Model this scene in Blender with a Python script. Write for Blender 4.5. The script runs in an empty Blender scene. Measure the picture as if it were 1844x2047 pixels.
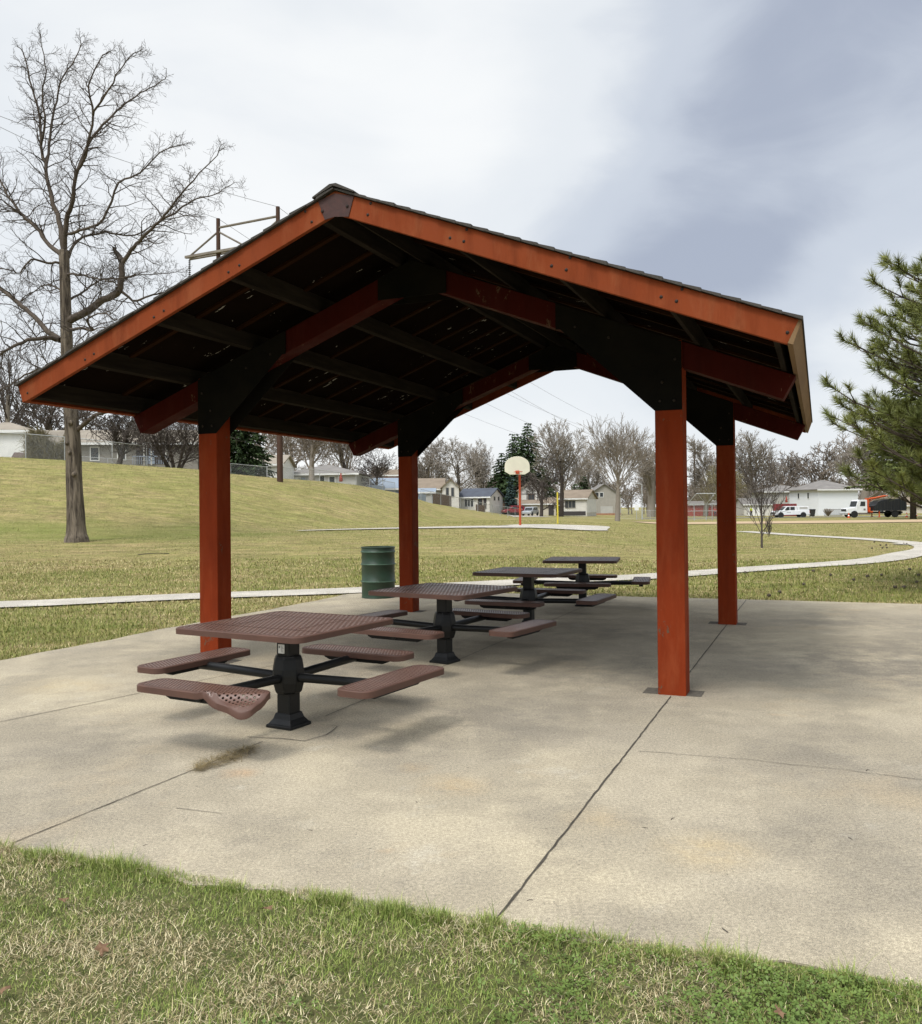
import bpy, bmesh, math, random
import numpy as np
from mathutils import Vector, Matrix, Euler
R = math.radians
C = bpy.context.scene.collection
scene = bpy.context.scene
rng = random.Random(7)
nrg = np.random.default_rng(7)

# ------------------------------------------------------------------ camera model (used to survey the place)
PITCH, ROLL, CY, F, TH, H0 = 0.0090, 0.0099, 1001.16, 1752.78, 0.3889, 1.6
CP, SP, CR, SR = math.cos(PITCH), math.sin(PITCH), math.cos(ROLL), math.sin(ROLL)
CT, ST = math.cos(TH), math.sin(TH)

def sm(a, b, x):
    t = np.clip((np.asarray(x, dtype=float) - a) / (b - a), 0, 1)
    return t * t * (3 - 2 * t)

def ray(px, py):
    dx, dy = px - 922.0, py - CY
    a, b = CR * dx - SR * dy, SR * dx + CR * dy
    X, Z = a / F, -b / F
    d = (X, CP - SP * Z, SP + CP * Z)
    return Vector((d[0] / d[1], 1.0, d[2] / d[1]))

def at(px, py, d):
    return Vector((0, 0, H0)) + ray(px, py) * d

def W(u, v, z=0.0):
    return Vector((u * CT + v * ST, -u * ST + v * CT, z))

def UV(x, y):
    return x * CT - y * ST, x * ST + y * CT

# ------------------------------------------------------------------ terrain
_cp = [(-300, 905, 62), (0, 913, 62), (132, 920, 62), (240, 928, 62), (395, 938, 64), (470, 948, 66), (570, 957, 69), (650, 962, 72),
       (720, 970, 75), (800, 986, 80), (837, 998, 84), (863, 1006, 87), (899, 1012, 91), (939, 1020, 95), (965, 1025, 99),
       (1005, 1034, 105), (1044, 1041, 112)]
_T, _P, _DC = [], [], []
for px, py, d in _cp:
    p = at(px, py, d)
    _T.append(p.x / d); _P.append(p.z); _DC.append(d)
_T += [0.085, 0.12]; _P += [-0.2, -0.5]; _DC += [116, 120]
_fx = [-0.70, -0.52, -0.29, -0.17, -0.05, 0.05, 0.1]
_fd = [34, 35, 38, 45, 56, 80, 100]

def terr(x, y):
    x = np.asarray(x, dtype=float); y = np.asarray(y, dtype=float)
    t = x / np.maximum(y, 6.0)
    w = 1 - sm(0.06, 0.26, t)
    b = w * (0.62 * sm(17, 42, y) - 0.42 * sm(60, 150, y)) + (1 - w) * (-0.3 * sm(60, 150, y)) - 0.012
    P = np.interp(t, _T, _P); DC = np.interp(t, _T, _DC); DF = np.interp(t, _fx, _fd)
    s = np.clip((y - DF) / np.maximum(DC - DF, 5), 0, 1)
    s = 0.5 * s + 0.5 * s * s * (3 - 2 * s)
    s = np.where(s > 0.93, 0.93 + (s - 0.93) * 1.0, s)
    hgt = np.maximum(P - b, 0) * s
    hgt = hgt * (1 - sm(0.06, 0.12, t))
    far = 1 - sm(260, 600, y)
    return b + hgt * far

def tz(x, y):
    return float(terr(x, y))

def GD(px, d, py=1000):
    """the ground point seen at column px, d metres out"""
    p = at(px, py, d)
    return Vector((p.x, d, tz(p.x, d)))

def G(px, py, d0=3.0, d1=260.0):
    r = ray(px, py); d = d0
    while d < d1:
        if H0 + r.z * d <= tz(r.x * d, d):
            break
        d += 0.05 if d < 30 else 0.25
    return Vector((r.x * d, d, tz(r.x * d, d)))

def G0(px, py, z=0.0):
    r = ray(px, py); k = (z - H0) / r.z
    return Vector((r.x * k, k, z))

def pxm(d):
    """metres per photo pixel at distance d"""
    return d / F

# ------------------------------------------------------------------ mesh helpers
class MB:
    def __init__(s):
        s.v, s.f, s.m = [], [], []
    def add(s, vs, fs, mi=0):
        o = len(s.v); s.v += [tuple(p) for p in vs]
        s.f += [tuple(i + o for i in f) for f in fs]; s.m += [mi] * len(fs)
    def box(s, x0, x1, y0, y1, z0, z1, mi=0, M=None):
        vs = [Vector(p) for p in ((x0, y0, z0), (x1, y0, z0), (x1, y1, z0), (x0, y1, z0), (x0, y0, z1), (x1, y0, z1), (x1, y1, z1), (x0, y1, z1))]
        if M is not None: vs = [M @ p for p in vs]
        s.add(vs, [(0, 3, 2, 1), (4, 5, 6, 7), (0, 1, 5, 4), (1, 2, 6, 5), (2, 3, 7, 6), (3, 0, 4, 7)], mi)
    def prism(s, poly, axis, a, b, mi=0, M=None):
        n = len(poly)
        def mk(p, c):
            if axis == 'x': return Vector((c, p[0], p[1]))
            if axis == 'y': return Vector((p[0], c, p[1]))
            return Vector((p[0], p[1], c))
        vs = [mk(p, a) for p in poly] + [mk(p, b) for p in poly]
        if M is not None: vs = [M @ p for p in vs]
        fs = [tuple(range(n))[::-1], tuple(range(n, 2 * n))] + [(i, (i + 1) % n, n + (i + 1) % n, n + i) for i in range(n)]
        s.add(vs, fs, mi)
    def tube(s, pts, rad, n=8, mi=0, cap=True):
        pts = [Vector(p) for p in pts]; k = len(pts)
        if not hasattr(rad, '__len__'): rad = [rad] * k
        vs = []; prev = None
        for i, p in enumerate(pts):
            t = (pts[min(i + 1, k - 1)] - pts[max(i - 1, 0)])
            if t.length < 1e-9: t = Vector((0, 0, 1))
            t.normalize()
            if prev is None:
                a = t.orthogonal().normalized()
            else:
                a = prev - t * prev.dot(t)
                a = a.normalized() if a.length > 1e-6 else t.orthogonal().normalized()
            prev = a; b = t.cross(a)
            for j in range(n):
                an = 2 * math.pi * j / n
                vs.append(p + (a * math.cos(an) + b * math.sin(an)) * rad[i])
        fs = []
        for i in range(k - 1):
            for j in range(n):
                j2 = (j + 1) % n
                fs.append((i * n + j, i * n + j2, (i + 1) * n + j2, (i + 1) * n + j))
        if cap and n > 2:
            fs.append(tuple(range(n))[::-1]); fs.append(tuple((k - 1) * n + j for j in range(n)))
        s.add(vs, fs, mi)
    def lathe(s, prof, n=24, c=(0, 0, 0), axis='z', mi=0, start=0.0):
        vs = []; k = len(prof)
        for r, z in prof:
            for j in range(n):
                an = start + 2 * math.pi * j / n
                x, y = r * math.cos(an), r * math.sin(an)
                if axis == 'z': q = (c[0] + x, c[1] + y, c[2] + z)
                elif axis == 'y': q = (c[0] + x, c[1] + z, c[2] + y)
                else: q = (c[0] + z, c[1] + x, c[2] + y)
                vs.append(q)
        fs = [(i * n + j, i * n + (j + 1) % n, (i + 1) * n + (j + 1) % n, (i + 1) * n + j) for i in range(k - 1) for j in range(n)]
        if prof[0][0] > 1e-5: fs.append(tuple(range(n))[::-1])
        if prof[-1][0] > 1e-5: fs.append(tuple((k - 1) * n + j for j in range(n)))
        s.add(vs, fs, mi)
    def build(s, name, mats, parent=None, smooth=None, bevel=None, loc=None, seg=2):
        me = bpy.data.meshes.new(name)
        me.from_pydata(s.v, [], s.f)
        if not isinstance(mats, (list, tuple)): mats = [mats]
        for m in mats: me.materials.append(m)
        if len(mats) > 1: me.polygons.foreach_set('material_index', s.m)
        if len(s.f) < 20000:
            bm = bmesh.new(); bm.from_mesh(me); bmesh.ops.recalc_face_normals(bm, faces=bm.faces); bm.to_mesh(me); bm.free()
        if smooth is not None:
            me.shade_smooth()
            if smooth < 180: me.set_sharp_from_angle(angle=R(smooth))
        me.update()
        o = bpy.data.objects.new(name, me); C.objects.link(o)
        if parent is not None: o.parent = parent
        if loc is not None: o.location = loc
        if bevel:
            b = o.modifiers.new('bevel', 'BEVEL'); b.width = bevel; b.segments = seg; b.limit_method = 'ANGLE'; b.angle_limit = R(40)
        return o

def tag(o, label, cat, group=None, kind=None):
    if label: o['label'] = label
    if cat: o['category'] = cat
    if group: o['group'] = group
    if kind: o['kind'] = kind
    return o

def thing(name, label, cat, loc=(0, 0, 0), rz=0.0, group=None):
    o = bpy.data.objects.new(name, None); C.objects.link(o)
    o.empty_display_size = 0.2
    o.location = loc; o.rotation_euler = (0, 0, rz)
    return tag(o, label, cat, group)

def structure(o):
    o['kind'] = 'structure'; return o

def copy_tree(o, parent=None):
    c = o.copy(); C.objects.link(c)
    if parent is not None: c.parent = parent
    for ch in list(o.children): copy_tree(ch, c)
    return c

# ------------------------------------------------------------------ materials
class NT:
    def __init__(s, name):
        s.mat = bpy.data.materials.new(name); s.mat.use_nodes = True
        s.t = s.mat.node_tree; s.n = s.t.nodes; s.l = s.t.links
        s.bsdf = s.n['Principled BSDF']; s.out = s.n['Material Output']
        s._tc = None
    def tc(s, which='Object'):
        if s._tc is None: s._tc = s.n.new('ShaderNodeTexCoord')
        return s._tc.outputs[which]
    def node(s, typ, **kw):
        n = s.n.new(typ)
        for k, v in kw.items(): setattr(n, k, v)
        return n
    def link(s, a, b): s.l.new(a, b)
    def noise(s, scale, detail=4, rough=0.55, vec=None, dist=0.0, stretch=None):
        n = s.n.new('ShaderNodeTexNoise'); n.inputs['Scale'].default_value = scale
        n.inputs['Detail'].default_value = detail; n.inputs['Roughness'].default_value = rough; n.inputs['Distortion'].default_value = dist
        v = vec if vec is not None else s.tc()
        if stretch:
            mp = s.n.new('ShaderNodeMapping'); mp.inputs['Scale'].default_value = stretch; s.link(v, mp.inputs['Vector']); v = mp.outputs['Vector']
        s.link(v, n.inputs['Vector']); return n.outputs['Fac']
    def ramp(s, fac, stops, interp='LINEAR'):
        n = s.n.new('ShaderNodeValToRGB'); cr = n.color_ramp; cr.interpolation = interp
        while len(cr.elements) < len(stops): cr.elements.new(0.5)
        for e, (p, c) in zip(cr.elements, stops):
            e.position = p; e.color = (c[0], c[1], c[2], 1) if hasattr(c, '__len__') else (c, c, c, 1)
        s.link(fac, n.inputs['Fac']); return n.outputs['Color']
    def mix(s, fac, a, b, mode='MIX'):
        n = s.n.new('ShaderNodeMix'); n.data_type = 'RGBA'; n.blend_type = mode
        for i, v in ((0, fac), (6, a), (7, b)):
            if hasattr(v, 'is_output'): s.link(v, n.inputs[i])
            elif hasattr(v, '__len__'): n.inputs[i].default_value = (v[0], v[1], v[2], 1)
            else: n.inputs[i].default_value = v
        return n.outputs[2]
    def math(s, op, a, b=None):
        n = s.n.new('ShaderNodeMath'); n.operation = op
        for i, v in enumerate((a, b)):
            if v is None: continue
            if hasattr(v, 'is_output'): s.link(v, n.inputs[i])
            else: n.inputs[i].default_value = v
        return n.outputs[0]
    def vmath(s, op, a, b=None):
        n = s.n.new('ShaderNodeVectorMath'); n.operation = op
        for i, v in enumerate((a, b)):
            if v is None: continue
            if hasattr(v, 'is_output'): s.link(v, n.inputs[i])
            else: n.inputs[i].default_value = v
        return n.outputs['Value'] if op in ('LENGTH', 'DOT_PRODUCT', 'DISTANCE') else n.outputs['Vector']
    def color(s, c):
        if hasattr(c, 'is_output'): s.link(c, s.bsdf.inputs['Base Color'])
        else: s.bsdf.inputs['Base Color'].default_value = (c[0], c[1], c[2], 1)
    def set(s, rough=None, metal=None, spec=None):
        if rough is not None:
            if hasattr(rough, 'is_output'): s.link(rough, s.bsdf.inputs['Roughness'])
            else: s.bsdf.inputs['Roughness'].default_value = rough
        if metal is not None: s.bsdf.inputs['Metallic'].default_value = metal
        if spec is not None: s.bsdf.inputs['Specular IOR Level'].default_value = spec
    def bump(s, h, strength=0.3, dist=0.01):
        b = s.n.new('ShaderNodeBump'); b.inputs['Strength'].default_value = strength; b.inputs['Distance'].default_value = dist
        s.link(h, b.inputs['Height']); s.link(b.outputs['Normal'], s.bsdf.inputs['Normal'])
    def alpha(s, a):
        s.link(a, s.bsdf.inputs['Alpha'])

def plain(name, c1, c2=None, scale=3.0, rough=0.7, metal=0.0, spec=0.3, bump=0.0, bscale=40.0, stretch=None, detail=5):
    t = NT(name)
    if c2 is None: c2 = tuple(x * 0.8 for x in c1)
    t.color(t.ramp(t.noise(scale, detail, stretch=stretch), [(0.3, c1), (0.7, c2)]))
    t.set(rough, metal, spec)
    if bump: t.bump(t.noise(bscale, 4, stretch=stretch), bump, 0.01)
    return t.mat

M = {}
# red-brown stained timber of the shelter
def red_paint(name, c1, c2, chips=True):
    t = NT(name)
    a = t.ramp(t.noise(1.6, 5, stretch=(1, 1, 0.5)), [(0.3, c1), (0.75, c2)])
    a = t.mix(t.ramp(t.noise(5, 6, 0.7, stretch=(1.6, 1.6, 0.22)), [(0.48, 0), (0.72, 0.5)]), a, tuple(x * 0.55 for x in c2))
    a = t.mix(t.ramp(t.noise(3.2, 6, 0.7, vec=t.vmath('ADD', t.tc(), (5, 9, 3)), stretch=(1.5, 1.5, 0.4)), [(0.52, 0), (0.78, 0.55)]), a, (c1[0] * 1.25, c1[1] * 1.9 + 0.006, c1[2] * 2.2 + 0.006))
    if chips:
        m = t.ramp(t.noise(4.2, 6, 0.62, dist=0.8, stretch=(1, 1, 0.6)), [(0.605, 0), (0.63, 1)])
        m2 = t.ramp(t.noise(30, 4, 0.7, stretch=(1, 1, 0.5)), [(0.52, 0), (0.56, 1)])
        a = t.mix(t.math('MULTIPLY', m, m2), a, (0.105, 0.066, 0.042))
        m3 = t.ramp(t.noise(70, 3, 0.7, stretch=(1, 1, 0.12)), [(0.70, 0), (0.73, 0.6)])
        a = t.mix(t.math('MULTIPLY', m3, t.ramp(t.noise(2.1, 3), [(0.45, 0), (0.6, 1)])), a, (0.34, 0.20, 0.13))
    t.color(a); t.set(t.ramp(t.noise(7, 3), [(0.3, 0.65), (0.7, 0.85)]), 0, 0.08)
    t.bump(t.noise(45, 4, stretch=(1, 1, 0.12)), 0.25, 0.004)
    return t.mat
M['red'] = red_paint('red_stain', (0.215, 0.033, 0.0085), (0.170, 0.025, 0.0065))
M['shaded_red'] = red_paint('shaded_red_stain', (0.052, 0.0055, 0.0030), (0.038, 0.0042, 0.0024))  # post red darkened for the rafters: under-roof shade put into the colour
M['fascia'] = red_paint('fascia_stain', (0.205, 0.045, 0.0145), (0.165, 0.035, 0.011), False)
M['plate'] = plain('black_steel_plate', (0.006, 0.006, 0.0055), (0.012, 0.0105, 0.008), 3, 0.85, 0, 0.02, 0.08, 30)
M['ridgeplate'] = plain('rusted_ridge_plate', (0.075, 0.035, 0.030), (0.045, 0.026, 0.024), 14, 0.7, 0.2, 0.3, 0.2, 40)
M['bolt'] = plain('dark_bolt', (0.03, 0.022, 0.018), None, 9, 0.6, 0.4, 0.3)
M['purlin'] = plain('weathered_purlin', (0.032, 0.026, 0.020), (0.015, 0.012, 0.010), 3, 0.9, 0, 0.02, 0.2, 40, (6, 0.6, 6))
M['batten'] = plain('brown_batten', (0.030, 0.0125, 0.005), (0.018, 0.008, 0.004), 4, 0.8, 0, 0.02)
M['eave'] = plain('weathered_eave_plywood', (0.20, 0.125, 0.062), (0.15, 0.09, 0.045), 4, 0.8, 0, 0.2, 0.15, 30, (1, 0.2, 1))
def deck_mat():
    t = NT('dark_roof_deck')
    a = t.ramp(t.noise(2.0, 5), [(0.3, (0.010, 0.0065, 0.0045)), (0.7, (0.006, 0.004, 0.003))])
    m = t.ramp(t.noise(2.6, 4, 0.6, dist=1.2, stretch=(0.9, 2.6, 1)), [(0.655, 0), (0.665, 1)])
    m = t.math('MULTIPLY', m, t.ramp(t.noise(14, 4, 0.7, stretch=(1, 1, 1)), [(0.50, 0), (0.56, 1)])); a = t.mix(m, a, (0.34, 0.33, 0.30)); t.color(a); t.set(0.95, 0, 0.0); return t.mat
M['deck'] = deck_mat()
def shingle_mat():
    t = NT('asphalt_shingles')
    a = t.ramp(t.noise(3, 4), [(0.3, (0.035, 0.032, 0.028)), (0.7, (0.06, 0.056, 0.05))])
    a = t.mix(t.ramp(t.noise(260, 2), [(0.4, 0.0), (0.65, 0.6)]), a, (0.11, 0.10, 0.09))
    t.color(a); t.set(0.95, 0, 0.15); t.bump(t.noise(300, 2), 0.4, 0.003); return t.mat
M['shingle'] = shingle_mat()

# concrete slab with stains
GRIME = (0.150, 0.134, 0.112)
STAINS = [(W(0.7, 9.7), 2.3, GRIME, 0.95, True), (W(2.2, 11.6), 2.4, GRIME, 0.85, True), (W(0.2, 13.2), 1.6, GRIME, 0.7, True), (W(-2.3, 6.2), 1.5, GRIME, 0.75, True), (W(-4.5, 7.4), 1.6, GRIME, 0.6, True),
          (W(-1.9, 8.3), 1.6, GRIME, 0.7, True), (W(-2.3, 10.8), 2.0, GRIME, 0.6, True), (G0(1640, 1500), 0.9, GRIME, 0.55, True), (G0(1700, 1720), 0.8, GRIME, 0.5, True), (G0(1500, 1640), 0.5, GRIME, 0.4, True), (G0(150, 1480), 1.2, GRIME, 0.45, True), (G0(1250, 1850), 0.35, GRIME, 0.35, True), (G0(60, 1640), 0.5, GRIME, 0.4, True),
          (G0(905, 1570), 0.28, (0.43, 0.31, 0.165), 0.55, False), (G0(1420, 1700), 0.30, (0.46, 0.345, 0.18), 0.6, False), (G0(1200, 1640), 0.26, (0.45, 0.34, 0.19), 0.45, False), (G0(480, 1545), 0.16, (0.40, 0.23, 0.11), 0.6, False), (G0(120, 1370), 0.5, (0.45, 0.35, 0.20), 0.45, False), (G0(830, 1535), 0.14, (0.40, 0.27, 0.14), 0.45, False), (G0(1060, 1540), 0.2, (0.43, 0.32, 0.18), 0.4, True)]
def concrete(name, base, dark, warm, stains=True):
    t = NT(name)
    n1 = t.noise(0.32, 6, 0.62, dist=0.3); n2 = t.noise(1.3, 6, 0.65)
    a = t.ramp(n1, [(0.33, dark), (0.5, base), (0.68, warm)])
    a = t.mix(t.ramp(n2, [(0.42, 0.0), (0.56, 0.6)]), a, tuple(x * 0.74 for x in base))
    if stains:
        b = t.ramp(t.noise(0.62, 8, 0.72), [(0.50, 0), (0.57, 0.30), (0.70, 0.55)])
        b = t.math('MULTIPLY', b, t.ramp(t.noise(7, 5, 0.7), [(0.30, 0.35), (0.60, 1.0)]))
        a = t.mix(b, a, (0.165, 0.148, 0.122))
        r = t.ramp(t.noise(0.75, 5, 0.6, vec=t.vmath('ADD', t.tc(), (13.1, 4.7, 2))), [(0.60, 0), (0.76, 0.32)])
        a = t.mix(r, a, (0.46, 0.345, 0.20))
        r2 = t.ramp(t.noise(2.4, 4, 0.6, vec=t.vmath('ADD', t.tc(), (3.1, 14.7, 2))), [(0.71, 0), (0.80, 0.3)])
        a = t.mix(r2, a, (0.40, 0.245, 0.12))
        w = t.ramp(t.noise(1.8, 6, 0.7, vec=t.vmath('ADD', t.tc(), (33.1, 1.7, 2))), [(0.62, 0), (0.70, 0.25)])
        a = t.mix(w, a, (0.46, 0.43, 0.36))
    if stains:   # stains with a place of their own: grime beyond the right posts and round the tables, tan rust blooms
        brk = t.ramp(t.noise(1.5, 7, 0.75, stretch=(1, 1, 1), vec=t.vmath('ADD', t.tc(), (8, 2, 5))), [(0.40, 0.0), (0.56, 1.0)])
        blo = t.ramp(t.noise(4.5, 6, 0.75, vec=t.vmath('ADD', t.tc(), (18, 2, 9))), [(0.36, 0.05), (0.62, 0.85)])
        for (c, rad, col, k, hard) in STAINS:
            m = t.ramp(t.math('DIVIDE', t.vmath('DISTANCE', t.tc(), (c[0], c[1], 0)), rad), [(0.25, k * (0.72 if hard else 0.85)), (1.0, 0.0)])
            m = t.math('MULTIPLY', m, brk if hard else blo)
            a = t.mix(m, a, col)
    g = t.ramp(t.noise(55, 6, 0.85), [(0.36, 0.66), (0.64, 1.34)])
    a = t.mix(1.0, a, g, 'MULTIPLY')
    sp = t.ramp(t.noise(210, 4, 0.85), [(0.38, 0.50), (0.62, 1.50)])
    a = t.mix(1.0, a, sp, 'MULTIPLY')
    a = t.mix(t.ramp(t.noise(24, 3, 0.7), [(0.70, 0), (0.715, 0.8)]), a, (0.10, 0.085, 0.065))
    t.color(a); t.set(0.92, 0, 0.1)
    t.bump(t.math('ADD', t.math('MULTIPLY', t.noise(120, 5, 0.85), 0.8), t.noise(14, 4)), 0.22, 0.006)
    return t.mat
M['concrete'] = concrete('slab_concrete', (0.372, 0.323, 0.238), (0.290, 0.254, 0.194), (0.430, 0.370, 0.260))
M['walk'] = concrete('walk_concrete', (0.45, 0.415, 0.355), (0.39, 0.36, 0.31), (0.50, 0.46, 0.39), False)
M['joint'] = plain('joint_filler', (0.085, 0.072, 0.055), (0.035, 0.030, 0.024), 18, 0.95)
M['crack'] = plain('crack_dirt', (0.12, 0.105, 0.085), (0.07, 0.062, 0.05), 30, 0.95)

# ground under the grass
def grass_ground():
    t = NT('lawn')
    big = t.noise(0.09, 5, 0.6, dist=0.5); mid = t.noise(0.55, 6, 0.65, dist=0.6); fine = t.noise(5.5, 6, 0.7, stretch=(1, 1, 0.3)); vf = t.noise(34, 4, 0.7)
    a = t.ramp(big, [(0.30, (0.190, 0.185, 0.050)), (0.48, (0.268, 0.220, 0.083)), (0.68, (0.325, 0.245, 0.118))])
    a = t.mix(t.ramp(mid, [(0.36, 0.75), (0.62, 0.0)]), a, (0.200, 0.220, 0.050))
    a = t.mix(t.ramp(fine, [(0.40, 0.0), (0.66, 0.75)]), a, (0.120, 0.112, 0.038))
    a = t.mix(t.ramp(vf, [(0.44, 0.0), (0.70, 0.55)]), a, (0.45, 0.375, 0.200))
    a = t.mix(t.ramp(t.noise(60, 3, 0.7), [(0.48, 0.0), (0.66, 0.5)]), a, (0.075, 0.085, 0.028))
    st = t.noise(1.1, 6, 0.7, dist=0.4, stretch=(0.35, 1.3, 1))
    a = t.mix(t.ramp(st, [(0.50, 0.0), (0.66, 0.65)]), a, (0.36, 0.275, 0.145))
    a = t.mix(t.ramp(t.noise(0.9, 6, 0.7, stretch=(0.3, 1.2, 1), vec=t.vmath('ADD', t.tc(), (7, 3, 1))), [(0.55, 0.0), (0.70, 0.6)]), a, (0.150, 0.165, 0.042))
    a = t.mix(1.0, a, t.ramp(t.noise(1.5, 9, 0.82, stretch=(0.6, 1, 1)), [(0.36, 0.66), (0.64, 1.36)]), 'MULTIPLY')
    sx = t.node('ShaderNodeSeparateXYZ'); t.link(t.tc(), sx.inputs[0])
    band = t.math('ABSOLUTE', t.math('SUBTRACT', t.math('ADD', sx.outputs[1], t.math('MULTIPLY', t.noise(0.2, 3), 5.0)), 40.0))
    sw = t.math('MULTIPLY', t.ramp(t.math('DIVIDE', band, 6.0), [(0.2, 1.0), (0.75, 0.0)]), t.ramp(t.math('DIVIDE', t.math('MULTIPLY', sx.outputs[0], -1.0), 40.0), [(0.08, 0.0), (0.25, 0.45)]))
    a = t.mix(sw, a, (0.150, 0.190, 0.040))
    t.color(a); t.set(0.95, 0, 0.08)
    t.bump(t.math('ADD', t.noise(9, 5, 0.7), t.math('MULTIPLY', t.noise(45, 4, 0.7), 0.7)), 0.75, 0.06)
    return t.mat
M['lawn'] = grass_ground()

def blade_mat():
    t = NT('grass_blades')
    at_ = t.node('ShaderNodeAttribute'); at_.attribute_name = 'tint'
    t.color(at_.outputs['Color']); t.set(0.6, 0, 0.2)
    return t.mat
M['blade'] = blade_mat()

BR1, BR2 = (0.098, 0.050, 0.036), (0.076, 0.040, 0.030)
M['brown'] = plain('brown_vinyl_coating', BR1, BR2, 6, 0.55, 0, 0.28, 0.03, 90)
M['brown_perf'] = plain('brown_perforated_steel', (0.128, 0.066, 0.046), (0.098, 0.051, 0.037), 5, 0.36, 0, 0.42, 0.03, 90)
M['black'] = plain('black_powder_coat', (0.006, 0.0065, 0.0065), (0.010, 0.010, 0.010), 6, 0.40, 0, 0.28)
M['blackdull'] = plain('black_bracket', (0.012, 0.012, 0.012), (0.010, 0.010, 0.010), 6, 0.6, 0, 0.2)
M['sticker'] = plain('white_sticker', (0.72, 0.72, 0.68), (0.62, 0.62, 0.58), 40, 0.5)
M['ink'] = plain('grey_print', (0.16, 0.16, 0.15), None, 9, 0.6)
M['drum'] = plain('green_drum_paint', (0.016, 0.046, 0.025), (0.022, 0.038, 0.022), 4, 0.45, 0, 0.45, 0.05, 25)
M['drumrim'] = plain('worn_drum_ring', (0.10, 0.17, 0.12), (0.05, 0.10, 0.07), 12, 0.5, 0.1, 0.4)
M['bark'] = None
def bark(name, c1, c2, sc=1.0):
    t = NT(name)
    v = t.noise(9 * sc, 5, 0.65, stretch=(1, 1, 0.11), dist=0.5)
    t.color(t.ramp(v, [(0.36, c1), (0.62, c2)])); t.set(0.95, 0, 0.1)
    t.bump(v, 1.0, 0.09)
    return t.mat
M['bark'] = bark('cottonwood_bark', (0.042, 0.034, 0.027), (0.200, 0.165, 0.126))
M['limb'] = plain('grey_limbs', (0.105, 0.085, 0.066), (0.060, 0.048, 0.040), 3, 0.95, 0, 0.1)
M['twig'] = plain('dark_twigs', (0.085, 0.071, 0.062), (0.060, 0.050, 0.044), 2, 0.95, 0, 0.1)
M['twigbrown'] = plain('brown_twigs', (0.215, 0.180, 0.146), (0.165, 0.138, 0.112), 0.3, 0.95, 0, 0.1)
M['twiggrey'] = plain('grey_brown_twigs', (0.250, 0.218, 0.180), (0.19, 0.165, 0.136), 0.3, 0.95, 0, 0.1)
M['twigolive'] = plain('budding_twigs', (0.19, 0.165, 0.09), (0.14, 0.12, 0.07), 0.3, 0.95, 0, 0.1)
M['needle'] = plain('pine_needles', (0.215, 0.225, 0.058), (0.110, 0.135, 0.036), 2.2, 0.55, 0, 0.3)
M['needle_far'] = plain('far_pine_needles', (0.150, 0.170, 0.045), (0.075, 0.100, 0.030), 0.9, 0.7, 0, 0.2)
M['spruce'] = plain('spruce_needles', (0.050, 0.078, 0.026), (0.026, 0.044, 0.018), 0.6, 0.8, 0, 0.2)
M['bluespruce'] = plain('blue_spruce_needles', (0.060, 0.095, 0.085), (0.030, 0.052, 0.050), 0.7, 0.8, 0, 0.2)
def const(name, c, rough=0.7, metal=0.0, spec=0.3, sc=1.5):
    return plain(name, c, tuple(x * 0.86 for x in c), sc, rough, metal, spec)
# ------------------------------------------------------------------ camera
cam = bpy.data.cameras.new('camera'); co = bpy.data.objects.new('camera', cam); C.objects.link(co)
xr = Vector((1, 0, 0)); yc = Vector((0, CP, SP)); zc = Vector((0, -SP, CP))
right = xr * CR - zc * SR; up = xr * SR + zc * CR
co.matrix_world = Matrix(((right.x, up.x, -yc.x, 0), (right.y, up.y, -yc.y, 0), (right.z, up.z, -yc.z, H0), (0, 0, 0, 1)))
cam.sensor_fit = 'HORIZONTAL'; cam.sensor_width = 36; cam.lens = 36 * F / 1844
cam.shift_y = (CY - 1023.5) / 1844.0
cam.clip_start = 0.1; cam.clip_end = 6000
scene.camera = co

# ------------------------------------------------------------------ light: overcast sky with a soft veiled sun, behind and left of the camera
SUN_EL, SUN_AZ = 58.0, -148.0          # azimuth clockwise from +Y, where the sun stands
wd = bpy.data.worlds.new('World'); scene.world = wd; wd.use_nodes = True
nt = wd.node_tree; nn = nt.nodes; ll = nt.links
for n in list(nn): nn.remove(n)
out = nn.new('ShaderNodeOutputWorld'); bg = nn.new('ShaderNodeBackground'); ll.new(bg.outputs[0], out.inputs[0])
sky = nn.new('ShaderNodeTexSky'); sky.sky_type = 'NISHITA'; sky.sun_disc = False
sky.sun_elevation = R(SUN_EL); sky.sun_rotation = R(SUN_AZ); sky.air_density = 1.0; sky.dust_density = 2.0
tcw = nn.new('ShaderNodeTexCoord')
def wn(scale, detail, rough, dist, stretch, off=(0, 0, 0)):
    mp = nn.new('ShaderNodeMapping'); mp.inputs['Scale'].default_value = stretch; mp.inputs['Location'].default_value = off
    ll.new(tcw.outputs['Generated'], mp.inputs['Vector'])
    n = nn.new('ShaderNodeTexNoise'); n.inputs['Scale'].default_value = scale; n.inputs['Detail'].default_value = detail
    n.inputs['Roughness'].default_value = rough; n.inputs['Distortion'].default_value = dist
    ll.new(mp.outputs['Vector'], n.inputs['Vector']); return n.outputs['Fac']
def wramp(fac, stops):
    n = nn.new('ShaderNodeValToRGB'); cr = n.color_ramp; cr.interpolation = 'EASE'
    while len(cr.elements) < len(stops): cr.elements.new(0.5)
    for e, (p, c) in zip(cr.elements, stops): e.position = p; e.color = (*c, 1)
    ll.new(fac, n.inputs['Fac']); return n.outputs['Color']
def wmath(op, a, b=None):
    n = nn.new('ShaderNodeMath'); n.operation = op
    for i, v in enumerate((a, b)):
        if v is None: continue
        if hasattr(v, 'is_output'): ll.new(v, n.inputs[i])
        else: n.inputs[i].default_value = v
    return n.outputs[0]
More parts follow.
